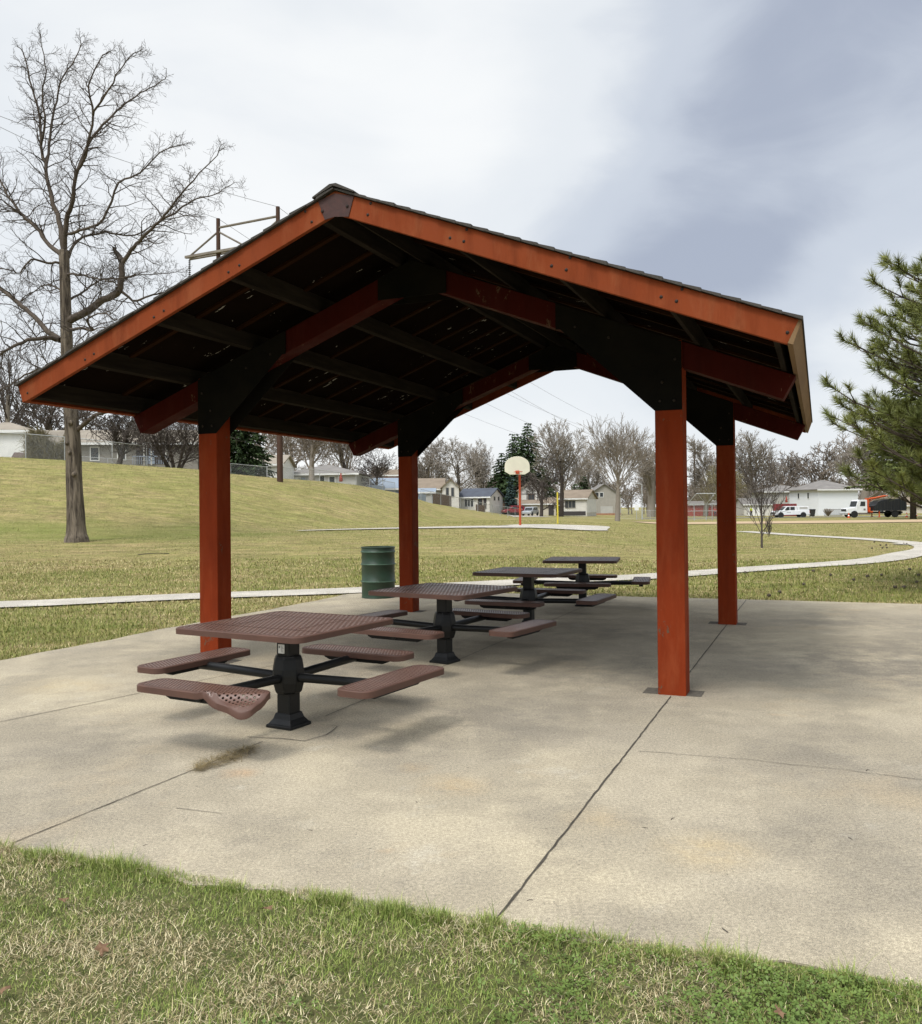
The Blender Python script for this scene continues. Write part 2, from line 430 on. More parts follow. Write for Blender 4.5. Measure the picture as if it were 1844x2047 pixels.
def wdot(d):
    n = nn.new('ShaderNodeVectorMath'); n.operation = 'DOT_PRODUCT'; n.inputs[1].default_value = tuple(Vector(d).normalized())
    ll.new(tcw.outputs['Generated'], n.inputs[0]); return n.outputs['Value']
def wmap(v, a, b, c, d):
    n = nn.new('ShaderNodeMapRange'); n.interpolation_type = 'SMOOTHSTEP'
    ll.new(v, n.inputs[0])
    for i, x in enumerate((a, b, c, d)): n.inputs[i + 1].default_value = x
    return n.outputs[0]
# cloud cover: thick grey banks in some directions, thin bright veil in others
def cloud_dir(px, py): return ray(px, py).normalized()
dens = wmath('ADD', wmath('MULTIPLY', wn(1.7, 4, 0.5, 0.35, (1, 1, 1.7), (0.3, 0.1, 0.2)), 0.66), wmath('MULTIPLY', wn(4.2, 7, 0.55, 0.5, (1.0, 1.0, 2.2)), 0.27))
dens = wmath('ADD', dens, wmap(wdot(cloud_dir(1680, 300)), 0.915, 1.0, 0.0, 0.17))
dens = wmath('ADD', dens, wmap(wdot(cloud_dir(1300, 470)), 0.968, 1.0, 0.0, 0.08))
dens = wmath('SUBTRACT', dens, wmap(wdot(cloud_dir(1120, 150)), 0.975, 1.0, 0.0, 0.10))
dens = wmath('SUBTRACT', dens, wmap(wdot(cloud_dir(250, 600)), 0.78, 1.0, 0.0, 0.20))
dens = wmath('SUBTRACT', dens, wmap(wdot(cloud_dir(1250, 860)), 0.985, 1.0, 0.0, 0.12))
dens = wmath('SUBTRACT', dens, wmap(wdot(cloud_dir(1750, 830)), 0.975, 1.0, 0.0, 0.16))
dens = wmath('SUBTRACT', dens, wmap(wdot((0, 0, 1)), 0.20, 0.0, 0.0, 0.09))
dens = wmath('ADD', dens, wmap(wdot(cloud_dir(1560, 380)), 0.975, 1.0, 0.0, 0.06))
CLOUD = wramp(dens, [(0.20, (0.93, 0.945, 0.95)), (0.40, (0.800, 0.835, 0.870)), (0.56, (0.595, 0.645, 0.725)), (0.72, (0.400, 0.445, 0.545))])
# the veil is brighter overhead and towards the sun than near the horizon in front
sd = Vector((math.sin(R(SUN_AZ)) * math.cos(R(SUN_EL)), math.cos(R(SUN_AZ)) * math.cos(R(SUN_EL)), math.sin(R(SUN_EL))))
gl = wmap(wdot(sd), 0.70, 0.99, 1.0, 5.0)
mul = nn.new('ShaderNodeMix'); mul.data_type = 'RGBA'; mul.blend_type = 'MULTIPLY'; mul.inputs[0].default_value = 1.0
ll.new(CLOUD, mul.inputs[6]); 
cmb = nn.new('ShaderNodeCombineColor'); ll.new(gl, cmb.inputs[0]); ll.new(gl, cmb.inputs[1]); ll.new(gl, cmb.inputs[2]); ll.new(cmb.outputs[0], mul.inputs[7])
# cloud luminance is given as seen at Background strength SK, so divide by it
SK = 0.10
EXPO = 0.58; CK = 1.06 / 2 ** EXPO
sc_ = nn.new('ShaderNodeMix'); sc_.data_type = 'RGBA'; sc_.blend_type = 'MULTIPLY'; sc_.inputs[0].default_value = 1.0; sc_.clamp_result = False
ll.new(mul.outputs[2], sc_.inputs[6]); sc_.inputs[7].default_value = (CK / SK, CK / SK, CK / SK, 1)
mx = nn.new('ShaderNodeMix'); mx.data_type = 'RGBA'; mx.inputs[0].default_value = 0.94
ll.new(sky.outputs[0], mx.inputs[6]); ll.new(sc_.outputs[2], mx.inputs[7])
ll.new(mx.outputs[2], bg.inputs[0]); bg.inputs[1].default_value = SK
sun = bpy.data.lights.new('sun', 'SUN'); sun.energy = 1.5; sun.angle = R(14); sun.color = (1.0, 0.95, 0.87)
so = bpy.data.objects.new('sun', sun); C.objects.link(so); so.rotation_euler = sd.to_track_quat('Z', 'Y').to_euler(); so.location = (-8, -8, 20)
scene.view_settings.view_transform = 'Standard'; scene.view_settings.look = 'None'; scene.view_settings.exposure = EXPO; scene.view_settings.gamma = 1.0

# ------------------------------------------------------------------ ground sheet
xs = np.concatenate([np.array([-2500, -1200, -600, -400, -300, -220, -180]), np.arange(-150, -40, 2.5), np.arange(-40, 45, 1.0), np.arange(45, 150, 2.5), np.array([150, 180, 220, 300, 400, 600, 1200, 2500])])
ys = np.concatenate([np.array([-2500, -800, -300, -120, -60, -30, -18]), np.arange(-10, 70, 1.0), np.arange(70, 200, 2.0), np.array([200, 215, 235, 260, 300, 360, 450, 600, 900, 1500, 3500])])
GX, GY = np.meshgrid(xs, ys)
GZ = terr(GX, GY)
# keep the sheet below the slab where the slab lies
_u, _v = GX * CT - GY * ST, GX * ST + GY * CT
GZ = np.where((_u > -7.6) & (_v > 3.9) & (_v < 15.0) & (_u < 11.5), np.minimum(GZ, -0.08), GZ)
nx, ny = len(xs), len(ys)
vv = np.stack([GX, GY, GZ], -1).reshape(-1, 3)
ii = np.arange(nx * ny).reshape(ny, nx)
ff = np.stack([ii[:-1, :-1], ii[:-1, 1:], ii[1:, 1:], ii[1:, :-1]], -1).reshape(-1, 4)
def np_mesh(name, v, f, mat, smooth=True):
    me = bpy.data.meshes.new(name); k = f.shape[1]
    me.vertices.add(len(v)); me.vertices.foreach_set('co', np.ascontiguousarray(v, dtype=np.float32).ravel())
    me.loops.add(f.size); me.loops.foreach_set('vertex_index', np.ascontiguousarray(f, dtype=np.int32).ravel())
    me.polygons.add(len(f)); me.polygons.foreach_set('loop_start', np.arange(0, f.size, k, dtype=np.int32))
    me.materials.append(mat); me.update(calc_edges=True)
    if smooth: me.shade_smooth()
    o = bpy.data.objects.new(name, me); C.objects.link(o); return o
structure(np_mesh('ground', vv, ff, M['lawn']))

M['thatch'] = plain('turf_thatch', (0.110, 0.105, 0.045), (0.060, 0.068, 0.026), 14, 0.95, 0, 0.05, 0.5, 60)
_n = 60; _tv = []
for j in range(9):
    for i in range(_n + 1): _tv.append(tuple(W(-5.2 + 8.2 * i / _n, 0.6 + (3.33 - 0.6) * j / 8, -0.0075)))
tm_ = MB(); tm_.add(_tv, [(j * (_n + 1) + i, j * (_n + 1) + i + 1, (j + 1) * (_n + 1) + i + 1, (j + 1) * (_n + 1) + i) for j in range(8) for i in range(_n)])
structure(tm_.build('turf_soil', M['thatch']))
# ------------------------------------------------------------------ concrete slab, joints, cracks
UL, UR, VB = -8.30, 11.0, 15.65
def vf(u): return 3.245 + 0.055 * u      # the front edge runs slightly askew
mb = MB()
def wob(t, amp, seed): return amp * (math.sin(t * 1.3 + seed) * 0.5 + math.sin(t * 3.7 + seed * 2) * 0.3 + math.sin(t * 9.1 + seed * 3) * 0.2)
edge = []
n = 260
for i in range(n + 1):
    u = UL + (UR - UL) * i / n; edge.append(W(u, vf(u) + wob(u, 0.05, 1.0) + 0.03 * math.sin(u * 17) * math.sin(u * 5.3)))
for i in range(1, n): 
    v = vf(UR) + (VB - vf(UR)) * i / n; edge.append(W(UR, v))
for i in range(n + 1):
    u = UR + (UL - UR) * i / n; edge.append(W(u, VB + 0.03 * (u + 3.5) + wob(u, 0.025, 2.0)))
for i in range(1, n):
    v = VB + (vf(UL) - VB) * i / n; edge.append(W(UL + wob(v, 0.06, 4.0), v))
mb.prism([(p.x, p.y) for p in edge], 'z', -0.16, 0.0)
structure(mb.build('concrete_slab', M['concrete']))

def strip_on_slab(mbx, pts, w, z=0.004, jit=0.0, seed=1):
    r_ = random.Random(seed); P = []
    for a, b in zip(pts[:-1], pts[1:]):
        a, b = Vector(a[:2]), Vector(b[:2]); k = max(1, int((b - a).length / 0.08))
        for i in range(k): P.append(a + (b - a) * i / k)
    P.append(Vector(pts[-1][:2]))
    L, Rr = [], []
    for i, p in enumerate(P):
        t = (P[min(i + 1, len(P) - 1)] - P[max(i - 1, 0)]).normalized(); nrm = Vector((-t.y, t.x))
        o = nrm * r_.uniform(-jit, jit); ww = w * r_.uniform(0.6, 1.15) * 0.5
        L.append((*(p + o + nrm * ww), z)); Rr.append((*(p + o - nrm * ww), z))
    k = len(P)
    mbx.add(L + Rr, [(i, i + 1, k + i + 1, k + i) for i in range(k - 1)])
jm = MB()
JU1, JU2 = -1.184, -3.5406
strip_on_slab(jm, [W(JU1, vf(JU1) + 0.01), W(JU1, 7.50)], 0.0125, jit=0.003)
strip_on_slab(jm, [W(JU1, 7.86), W(JU1, 12.30)], 0.0125, jit=0.003)
strip_on_slab(jm, [W(JU1, 12.58), W(JU1, VB)], 0.0125, jit=0.003)
strip_on_slab(jm, [W(JU2 - 0.1, vf(JU2) + 0.05), W(JU2 - 0.05, 5.1)], 0.008, jit=0.0025)
strip_on_slab(jm, [W(JU2 - 0.03, 5.9), W(JU2, VB)], 0.008, jit=0.0025)
a, b = G0(0, 1444), G0(575, 1325)
strip_on_slab(jm, [a + (a - b) * 0.5, b], 0.009, jit=0.002)
a, b = G0(1090, 1236), G0(1305, 1242)
strip_on_slab(jm, [a, b], 0.010, jit=0.002)
structure(jm.build('slab_joints', M['joint']))
cm = MB()
strip_on_slab(cm, [G0(*p) for p in ((1276, 1503), (1330, 1506), (1430, 1515), (1500, 1519), (1580, 1529), (1690, 1540), (1844, 1560))], 0.005, 0.0045, 0.006, 5)
strip_on_slab(cm, [G0(*p) for p in ((495, 1474), (560, 1477), (609, 1482), (652, 1470), (670, 1458), (675, 1453))], 0.009, 0.0045, 0.004, 6)
strip_on_slab(cm, [G0(*p) for p in ((675, 1452), (640, 1449))], 0.006, 0.0045, 0.003, 7)
strip_on_slab(cm, [G0(*p) for p in ((352, 1616), (400, 1622), (445, 1627))], 0.004, 0.0045, 0.004, 8)
strip_on_slab(cm, [G0(*p) for p in ((1405, 1383), (1440, 1386))], 0.006, 0.0045, 0.004, 9)
structure(cm.build('slab_cracks', M['crack']))

# ------------------------------------------------------------------ walks, court, infield, street (sheets on the ground)
def smooth_path(pts, k=8):
    out_ = []; n_ = len(pts)
    for i in range(n_ - 1):
        p0, p1, p2, p3 = pts[max(i - 1, 0)], pts[i], pts[i + 1], pts[min(i + 2, n_ - 1)]
        for j in range(k):
            t = j / k
            out_.append(0.5 * ((2 * p1) + (p2 - p0) * t + (2 * p0 - 5 * p1 + 4 * p2 - p3) * t * t + (3 * p1 - p0 - 3 * p2 + p3) * t ** 3))
    out_.append(pts[-1]); return out_
def ribbon(name, pts, widths, mat, lift=0.03, cross=5, closed=False):
    k = len(pts); V_, F_ = [], []
    for i, p in enumerate(pts):
        t = (pts[min(i + 1, k - 1)] - pts[max(i - 1, 0)]); t = Vector((t.x, t.y)).normalized(); nrm = Vector((-t.y, t.x))
        w = widths[i] if hasattr(widths, '__len__') else widths
        for j in range(cross):
            q = Vector((p.x, p.y)) + nrm * w * (j / (cross - 1) - 0.5)
            V_.append((q.x, q.y, tz(q.x, q.y) + lift))
    for i in range(k - 1):
        for j in range(cross - 1): F_.append((i * cross + j, i * cross + j + 1, (i + 1) * cross + j + 1, (i + 1) * cross + j))
    m_ = MB(); m_.add(V_, F_); return structure(m_.build(name, mat, smooth=60))
WALK = [Vector((-16.5, 14.2, 0)), Vector((-12, 14.6, 0))] + [Vector((p.x, p.y, 0)) for p in (G0(0, 1209.5), G0(200, 1201), G0(397, 1192.5), G0(580, 1186), G0(724, 1180.5), G0(900, 1172), G0(1080, 1163.5), G0(1270, 1155),
        G0(1375, 1147.5), G0(1478, 1140), G0(1579, 1133), G0(1660, 1128), G0(1723, 1123), G0(1780, 1116), G0(1818, 1107.5))]
WALK += [Vector((16.6, 31.0, 0)), Vector((18.2, 34.5, 0)), Vector((18.8, 38.5, 0)), Vector((18.6, 42.5, 0)), Vector((18.0, 47.0, 0)), Vector((17.8, 51.0, 0)), Vector((17.6, 55, 0))]
WP = smooth_path(WALK, 10)
ribbon('walkway', WP, 1.15, M['walk'], 0.028)
ribbon('walkway_branch', smooth_path([Vector((17.6, 34.5, 0)), Vector((20, 36.2, 0)), Vector((24, 37.2, 0)), Vector((40, 37.5, 0))], 8), 1.5, M['walk'], 0.034)
# court: a long pale sheet behind the rise
ct = smooth_path([G(596, 1062.5), G(700, 1059.5), G(837, 1056.5), G(960, 1054.5), G(1060, 1054), G(1140, 1053.5), G(1210, 1053)], 8)
wds = list(np.interp(np.arange(len(ct)), [0, 10, 24, 38, len(ct) - 1], [0.6, 1.8, 4.5, 5.5, 0.4]))
ribbon('basketball_court', ct, wds, M['walk'], 0.045, 9)
M['dirt'] = plain('infield_dirt', (0.44, 0.32, 0.195), (0.37, 0.27, 0.165), 0.3, 0.95)
ribbon('infield_dirt', smooth_path([Vector((17.5, 86, 0)), Vector((28, 86, 0)), Vector((40, 87, 0)), Vector((52, 91, 0)), Vector((60, 97, 0))], 8), [9 + 7 * math.sin(math.pi * min(1, i / 26)) for i in range(33)], M['dirt'], 0.05, 9)
M['asphalt'] = plain('pale_asphalt', (0.26, 0.25, 0.23), (0.21, 0.20, 0.185), 0.5, 0.95)
ribbon('street', [Vector((x, 137 + 0.02 * x, 0)) for x in range(28, 130, 3)], 6.5, M['asphalt'], 0.06)
ribbon('far_street', [Vector((x, 122 - 0.1 * x, 0)) for x in range(14, 34, 2)], 2.0, M['walk'], 0.06)
ribbon('driveway', [Vector((11 - 0.0 * i, 132 + 2 * i, 0)) for i in range(0, 16)], 6.0, M['walk'], 0.06)

# ------------------------------------------------------------------ the shelter
UC, HS, S, V1, V2 = -3.587, 2.404, 0.234, 7.678, 12.44
VM = (V1 + V2) / 2; VFG, VBG = 6.14 - VM, 13.80 - VM
shelter = thing('picnic_shelter', 'open timber picnic shelter with gable roof, rust red posts and fascia boards', 'picnic shelter', W(UC, VM), -TH)
SL = 0.39
def zt(U, z0): return z0 - SL * abs(U)
for sx in (-1, 1):
    for vy in (V1 - VM, V2 - VM):
        c = MB(); c.box(sx * HS - S / 2, sx * HS + S / 2, vy - S / 2, vy + S / 2, -0.05, zt(HS, 3.95))
        col = c.build('column', M['red'], shelter, bevel=0.008)
        # cut-out in the slab round the post foot
        q = MB(); q.box(sx * HS - 0.25, sx * HS + 0.24, vy - 0.105, vy + 0.13, -0.02, 0.0035)
        q.build('foot_pocket', M['crack'], col)
# rafters: one each side of each frame
ca = math.cos(math.atan(SL)); 
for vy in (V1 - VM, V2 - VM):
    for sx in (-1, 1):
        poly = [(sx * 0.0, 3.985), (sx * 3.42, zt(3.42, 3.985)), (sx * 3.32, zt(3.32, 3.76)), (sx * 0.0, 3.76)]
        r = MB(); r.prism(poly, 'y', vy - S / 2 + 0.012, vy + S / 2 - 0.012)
        r.build('rafter', M['shaded_red'], shelter, bevel=0.006)
        for fy in (-1, 1):
            y0 = vy + fy * (S / 2 + 0.0); y1 = vy + fy * (S / 2 + 0.010)
            e = HS + S / 2 - 0.002; i_ = HS - S / 2 + 0.002
            poly = [(sx * i_, 2.42), (sx * e, 2.42), (sx * e, zt(e, 3.98)), (sx * 1.42, zt(1.42, 3.98)), (sx * 1.42, zt(1.42, 3.745)), (sx * 1.46, 3.19)]
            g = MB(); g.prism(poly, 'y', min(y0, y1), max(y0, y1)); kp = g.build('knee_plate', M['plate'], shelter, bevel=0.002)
            if fy == -1:
                for (bu, bz) in ((HS - 0.07, 2.50), (HS + 0.05, 2.50), (HS - 0.05, 2.66), (HS + 0.06, 2.85), (1.9, 3.08), (1.6, 3.2)):
                    b_ = MB(); b_.lathe([(0.0, -0.012), (0.009, -0.010), (0.013, -0.004), (0.013, 0.0)], 8, (sx * bu, y0 - 0.010, bz), 'y')
                    b_.build('bolt', M['bolt'], kp, smooth=40)
    for fy in (-1, 1):
        y0 = vy + fy * (S / 2 + 0.0); y1 = vy + fy * (S / 2 + 0.010)
        poly = [(-0.36, zt(0.36, 3.98)), (0, 3.98), (0.36, zt(0.36, 3.98)), (0.36, 3.63), (-0.36, 3.63)]
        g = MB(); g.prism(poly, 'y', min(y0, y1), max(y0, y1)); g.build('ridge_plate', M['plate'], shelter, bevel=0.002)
# purlins
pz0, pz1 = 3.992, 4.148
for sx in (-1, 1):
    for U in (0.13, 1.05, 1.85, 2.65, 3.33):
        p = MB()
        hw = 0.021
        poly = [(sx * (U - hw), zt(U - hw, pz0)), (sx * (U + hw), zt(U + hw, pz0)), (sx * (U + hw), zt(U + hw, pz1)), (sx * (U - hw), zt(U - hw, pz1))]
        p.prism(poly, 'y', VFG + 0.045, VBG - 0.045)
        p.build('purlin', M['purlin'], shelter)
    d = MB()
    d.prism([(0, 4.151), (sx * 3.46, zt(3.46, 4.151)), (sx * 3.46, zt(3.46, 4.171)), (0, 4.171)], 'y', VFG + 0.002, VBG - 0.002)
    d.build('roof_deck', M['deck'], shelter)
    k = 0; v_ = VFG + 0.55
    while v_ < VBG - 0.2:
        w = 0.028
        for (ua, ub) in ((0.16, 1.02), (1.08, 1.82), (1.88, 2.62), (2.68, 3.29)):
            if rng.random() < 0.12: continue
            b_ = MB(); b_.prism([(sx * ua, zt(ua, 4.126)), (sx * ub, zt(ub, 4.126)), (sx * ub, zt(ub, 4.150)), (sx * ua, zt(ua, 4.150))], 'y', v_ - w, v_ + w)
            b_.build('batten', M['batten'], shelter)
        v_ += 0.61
    # shingle courses
    s_ = MB(); nC = 27; r2 = random.Random(3 + sx)
    for i in range(nC):
        ua = 3.47 * i / nC; ub = 3.47 * (i + 1) / nC + 0.03
        o = r2.uniform(-0.003, 0.004); ov = r2.uniform(0.022, 0.036)
        s_.prism([(sx * ua, zt(ua, 4.178)), (sx * ub, zt(ub, 4.174)), (sx * ub, zt(ub, 4.198 + o)), (sx * ua, zt(ua, 4.189))], 'y', VFG - ov, VBG + ov)
    s_.build('shingles', M['shingle'], shelter)
    # eave board closing the purlin ends
    e_ = MB(); e_.prism([(sx * 3.40, zt(3.40, 3.995) - 0.0), (sx * 3.435, zt(3.435, 3.995)), (sx * 3.49, zt(3.49, 4.172)), (sx * 3.455, zt(3.455, 4.172))], 'y', VFG + 0.001, VBG - 0.001)
    e_.build('eave_board', M['eave'] if sx > 0 else M['fascia'], shelter)
rc = MB(); rc.prism([(-0.19, zt(0.19, 4.199)), (0, 4.203), (0.19, zt(0.19, 4.199)), (0.19, zt(0.19, 4.211)), (0.03, 4.219), (-0.03, 4.219), (-0.19, zt(0.19, 4.211))], 'y', VFG - 0.04, VBG + 0.04)
rc.build('ridge_cap', M['shingle'], shelter)
# gable fascias with bolts
bolts = {-1: [(0.28, 4.044), (0.22, 3.95), (0.934, 3.678), (1.046, 3.632), (1.739, 3.369), (1.849, 3.322), (2.544, 3.05), (2.651, 3.005), (3.37, 2.74)],
         1: [(0.324, 4.025), (0.296, 3.938), (1.14, 3.711), (1.002, 3.665), (1.115, 3.624), (1.941, 3.404), (1.801, 3.359), (1.911, 3.318), (2.728, 3.094), (2.585, 3.054), (2.689, 3.014), (3.402, 2.737)]}
bmesh_bolt = None
for end, vy in ((-1, VFG), (1, VBG)):
    for sx in (-1, 1):
        f_ = MB(); y0, y1 = (vy, vy + 0.040) if end < 0 else (vy - 0.040, vy)
        f_.prism([(0, 4.172), (sx * 3.475, zt(3.475, 4.172)), (sx * 3.40, zt(3.40, 3.985)), (0, 3.985)], 'y', y0, y1)
        fo = f_.build('fascia_board', M['fascia'], shelter, bevel=0.004)
        if end < 0:
            for (bu, bz) in bolts[sx]:
                b_ = MB(); b_.lathe([(0.0, -0.008), (0.006, -0.007), (0.009, -0.003), (0.012, -0.002), (0.012, 0.0)], 10, (sx * bu, y0, bz), 'y')
                b_.build('bolt', M['bolt'], fo, smooth=40)
    g = MB(); y0, y1 = (vy - 0.007, vy) if end < 0 else (vy, vy + 0.007)
    g.prism([(-0.155, zt(0.155, 4.172)), (0, 4.149), (0.175, zt(0.175, 4.172)), (0.125, 3.945), (0.0, 3.962), (-0.095, 3.950)], 'y', y0, y1)
    gp = g.build('peak_plate', M['ridgeplate'], shelter)
    if end < 0:
        for bu, bz in ((-0.115, 4.02), (0.115, 4.03)):
            b_ = MB(); b_.lathe([(0.0, -0.010), (0.010, -0.008), (0.014, 0.0)], 10, (bu, y0, bz), 'y'); b_.build('bolt', M['bolt'], gp, smooth=40)

# ------------------------------------------------------------------ picnic tables
def rrect(hx, hy, r, n=6, step=9.0):
    P = []
    for cx, cy, a0 in ((hx - r, hy - r, 0), (-hx + r, hy - r, 90), (-hx + r, -hy + r, 180), (hx - r, -hy + r, 270)):
        for i in range(n + 1):
            a = R(a0 + 90 * i / n); P.append((cx + r * math.cos(a), cy + r * math.sin(a)))
    if step < 5:
        Q = []
        for i, p in enumerate(P):
            q = P[(i + 1) % len(P)]; k = max(1, int(math.hypot(q[0] - p[0], q[1] - p[1]) / step + 0.5))
            for j in range(k): Q.append((p[0] + (q[0] - p[0]) * j / k, p[1] + (q[1] - p[1]) * j / k))
        P = Q
    return P
def loop_faces(a, b, n): return [(a + i, a + (i + 1) % n, b + (i + 1) % n, b + i) for i in range(n)]
def panel(hx, hy, r, ztop, skirt, rim, bands=(), deform=None, pitch=0.0245, hole=0.0074):
    """rounded sheet-steel panel with punched holes: solid rim and skirt (material 0), perforated field (material 1)"""
    m_ = MB(); st_ = 0.025 if deform else 9.0
    P = rrect(hx, hy, r, 6, st_); n_ = len(P)
    def sc(k): return [(x * (hx - k) / hx, y * (hy - k) / hy) for x, y in P]
    rings = [[(x, y, ztop + 0.0006) for x, y in sc(rim + 0.010)], [(x, y, ztop + 0.0006) for x, y in sc(0.006)], [(x, y, ztop - 0.005) for x, y in P], [(x, y, ztop - skirt) for x, y in P], [(x, y, ztop - skirt) for x, y in sc(0.010)]]
    vs = [p for rg in rings for p in rg]; fs = []
    for i in range(len(rings) - 1): fs += loop_faces(i * n_, (i + 1) * n_, n_)
    m_.add(vs, fs, 0)
    ix, iy = hx - rim, hy - rim; rc_ = pitch / math.sqrt(3); V_, F_, key = [], [], {}
    def vid(x, y):
        k = (round(x * 5000), round(y * 5000))
        if k not in key: key[k] = len(V_); V_.append((x, y, ztop))
        return key[k]
    row = 0; y = -iy
    while y <= iy:
        x = -ix + (pitch / 2 if row % 2 else 0)
        while x <= ix:
            if not (abs(x) > ix - r * 0.7 and abs(y) > iy - r * 0.7 and math.hypot(abs(x) - ix + r * 0.7, abs(y) - iy + r * 0.7) > r * 0.72):
                o_ = [vid(x + rc_ * math.cos(R(30 + 60 * k)), y + rc_ * math.sin(R(30 + 60 * k))) for k in range(6)]
                b0 = len(V_)
                for k in range(6): V_.append((x + hole * math.cos(R(30 + 60 * k)), y + hole * math.sin(R(30 + 60 * k)), ztop))
                for k in range(6): V_.append((x + hole * math.cos(R(30 + 60 * k)), y + hole * math.sin(R(30 + 60 * k)), ztop - 0.0055))
                for k in range(6):
                    F_.append((o_[k], o_[(k + 1) % 6], b0 + (k + 1) % 6, b0 + k)); F_.append((b0 + k, b0 + (k + 1) % 6, b0 + 6 + (k + 1) % 6, b0 + 6 + k))
            x += pitch
        y += pitch * 0.8660254; row += 1
    m_.add(V_, F_, 1)
    for (x0, x1, y0, y1) in bands:
        m_.add([(x0, y0, ztop + 0.0012), (x1, y0, ztop + 0.0012), (x1, y1, ztop + 0.0012), (x0, y1, ztop + 0.0012)], [(0, 1, 2, 3)], 0)
    if deform is not None: m_.v = [deform(*p) for p in m_.v]
    return m_
TT, SH = 0.765, 0.44
def seat_mesh(deform=None):
    return panel(0.51, 0.138, 0.080, SH, 0.045, 0.020, (), deform, 0.029, 0.0094)
def bend(x, y, z):
    # outer corner of the bench pried down: folded about a slanted crease
    a = (x - 0.10) * 0.493 - (y + 0.135) * 0.87
    if a > 0:
        k = min(a / 0.05, 1.0); z -= 0.50 * a * k; x -= 0.05 * a; y += 0.03 * a
        if y < -0.10: z += 0.018 * math.exp(-((a - 0.03) / 0.018) ** 2)
        z += 0.004 * math.sin(60 * a)
    return (x, y, z)
def make_table(name, label, bent=False):
    t = thing(name, label, 'picnic table', group='perforated steel picnic tables in a row')
    hb = 0.584
    bands = [(-0.56, 0.56, 0.285, 0.305), (-0.56, 0.56, -0.305, -0.285), (-0.305, -0.285, -0.285, 0.285), (0.285, 0.305, -0.285, 0.285)]
    top = panel(hb, hb, 0.075, TT, 0.042, 0.026, bands, None, 0.041, 0.0140)
    top.build('tabletop', [M['brown'], M['brown_perf']], t, smooth=35)
    fr = MB()
    for s_ in (-1, 1):
        fr.box(s_ * 0.30 - 0.02, s_ * 0.30 + 0.02, -0.50, 0.50, TT - 0.045, TT - 0.006)
    fr.lathe([(0.0, TT - 0.075), (0.11, TT - 0.07), (0.15, TT - 0.047), (0.15, TT - 0.04), (0, TT - 0.038)], 20)
    fr.box(-0.5, 0.5, -0.02, 0.02, TT - 0.043, TT - 0.008)
    fr.build('top_bracket', M['blackdull'], t)
    p = MB(); p.box(-0.062, 0.062, -0.062, 0.062, 0.05, TT - 0.06)
    ped = p.build('pedestal', M['black'], t, bevel=0.012)
    b = MB()
    prof = [(0.118, 0.0), (0.118, 0.022), (0.105, 0.030), (0.082, 0.062), (0.070, 0.100), (0.064, 0.105)]
    vs = []
    for hr, z in prof: vs += [(-hr, -hr, z), (hr, -hr, z), (hr, hr, z), (-hr, hr, z)]
    b.add(vs, [f for i in range(len(prof) - 1) for f in loop_faces(i * 4, i * 4 + 4, 4)] + [(20, 21, 22, 23), (3, 2, 1, 0)])
    b.build('base_plate', M['black'], ped, bevel=0.004)
    c = MB(); c.lathe([(0.085, 0.245), (0.104, 0.262), (0.122, 0.33), (0.124, 0.385), (0.120, 0.43), (0.108, 0.50), (0.098, 0.525), (0.072, 0.528)], 8, start=R(22.5))
    c.build('collar', M['black'], t, bevel=0.008)
    for i in range(4):
        a = R(90 * i); Mz = Matrix.Rotation(a, 4, 'Z')
        ar = MB(); ar.tube([Mz @ Vector((0.0, -r_, z_)) for r_, z_ in ((0.09, 0.365), (0.35, 0.372), (0.62, 0.378), (0.90, 0.382))], [0.033] * 4, 12)
        ar.build('arm', M['black'], t, smooth=50)
        Ms = Mz @ Matrix.Translation((0, -0.86 if i % 2 == 0 else -0.94, 0))
        bn = bent and i == 0
        sm_ = seat_mesh(bend if bn else None)
        so_ = sm_.build('seat', [M['brown'], M['brown_perf']], t, smooth=35); so_.matrix_local = Ms
        if bn: so_['label'] = 'bench seat with its outer end bent down and torn'
        k = MB(); prof = [(-0.33, SH - 0.020), (0.33, SH - 0.020), (0.33, SH - 0.050), (0.315, SH - 0.078), (0.27, SH - 0.096), (-0.27, SH - 0.096), (-0.315, SH - 0.078), (-0.33, SH - 0.050)]
        k.prism(prof, 'y', -0.03, 0.03); k.build('seat_bracket', M['blackdull'], so_, bevel=0.006)
    return t
tables = []
t1 = make_table('picnic_table', 'nearest brown perforated picnic table with one bench end bent down', True)
l = MB(); l.box(-0.040, 0.018, -0.0655, -0.063, 0.545, 0.612)
stk = l.build('sticker', M['sticker'], [o for o in t1.children if o.name.startswith('pedestal')][0]); stk['label'] = 'white information sticker with small grey print'
l = MB()
for x0, x1, z0, z1 in ((-0.034, -0.030, 0.583, 0.600), (-0.027, -0.022, 0.583, 0.600)): l.box(x0, x1, -0.0668, -0.0656, z0, z1)
for i in range(6): l.box(-0.014, 0.012 - 0.006 * (i % 3), -0.0664, -0.0656, 0.555 + i * 0.0085, 0.558 + i * 0.0085)
l.build('print', M['ink'], stk)
t2 = make_table('picnic_table', '')
for k, (tab, lab, v_, dr) in enumerate(((t1, None, 5.55, -7), (t2, 'second brown picnic table from the front, beside the bent bench', 8.42, -10), (None, 'third brown picnic table from the front, under the back half of the roof', 11.2, -3), (None, 'farthest brown picnic table, at the back edge of the concrete', 13.98, 9))):
    if tab is None: tab = copy_tree(t2)
    if lab: tab['label'] = lab
    tab.location = W(-3.675 + 0.025 * k, v_); tab.rotation_euler = (0, 0, -TH + R(dr))
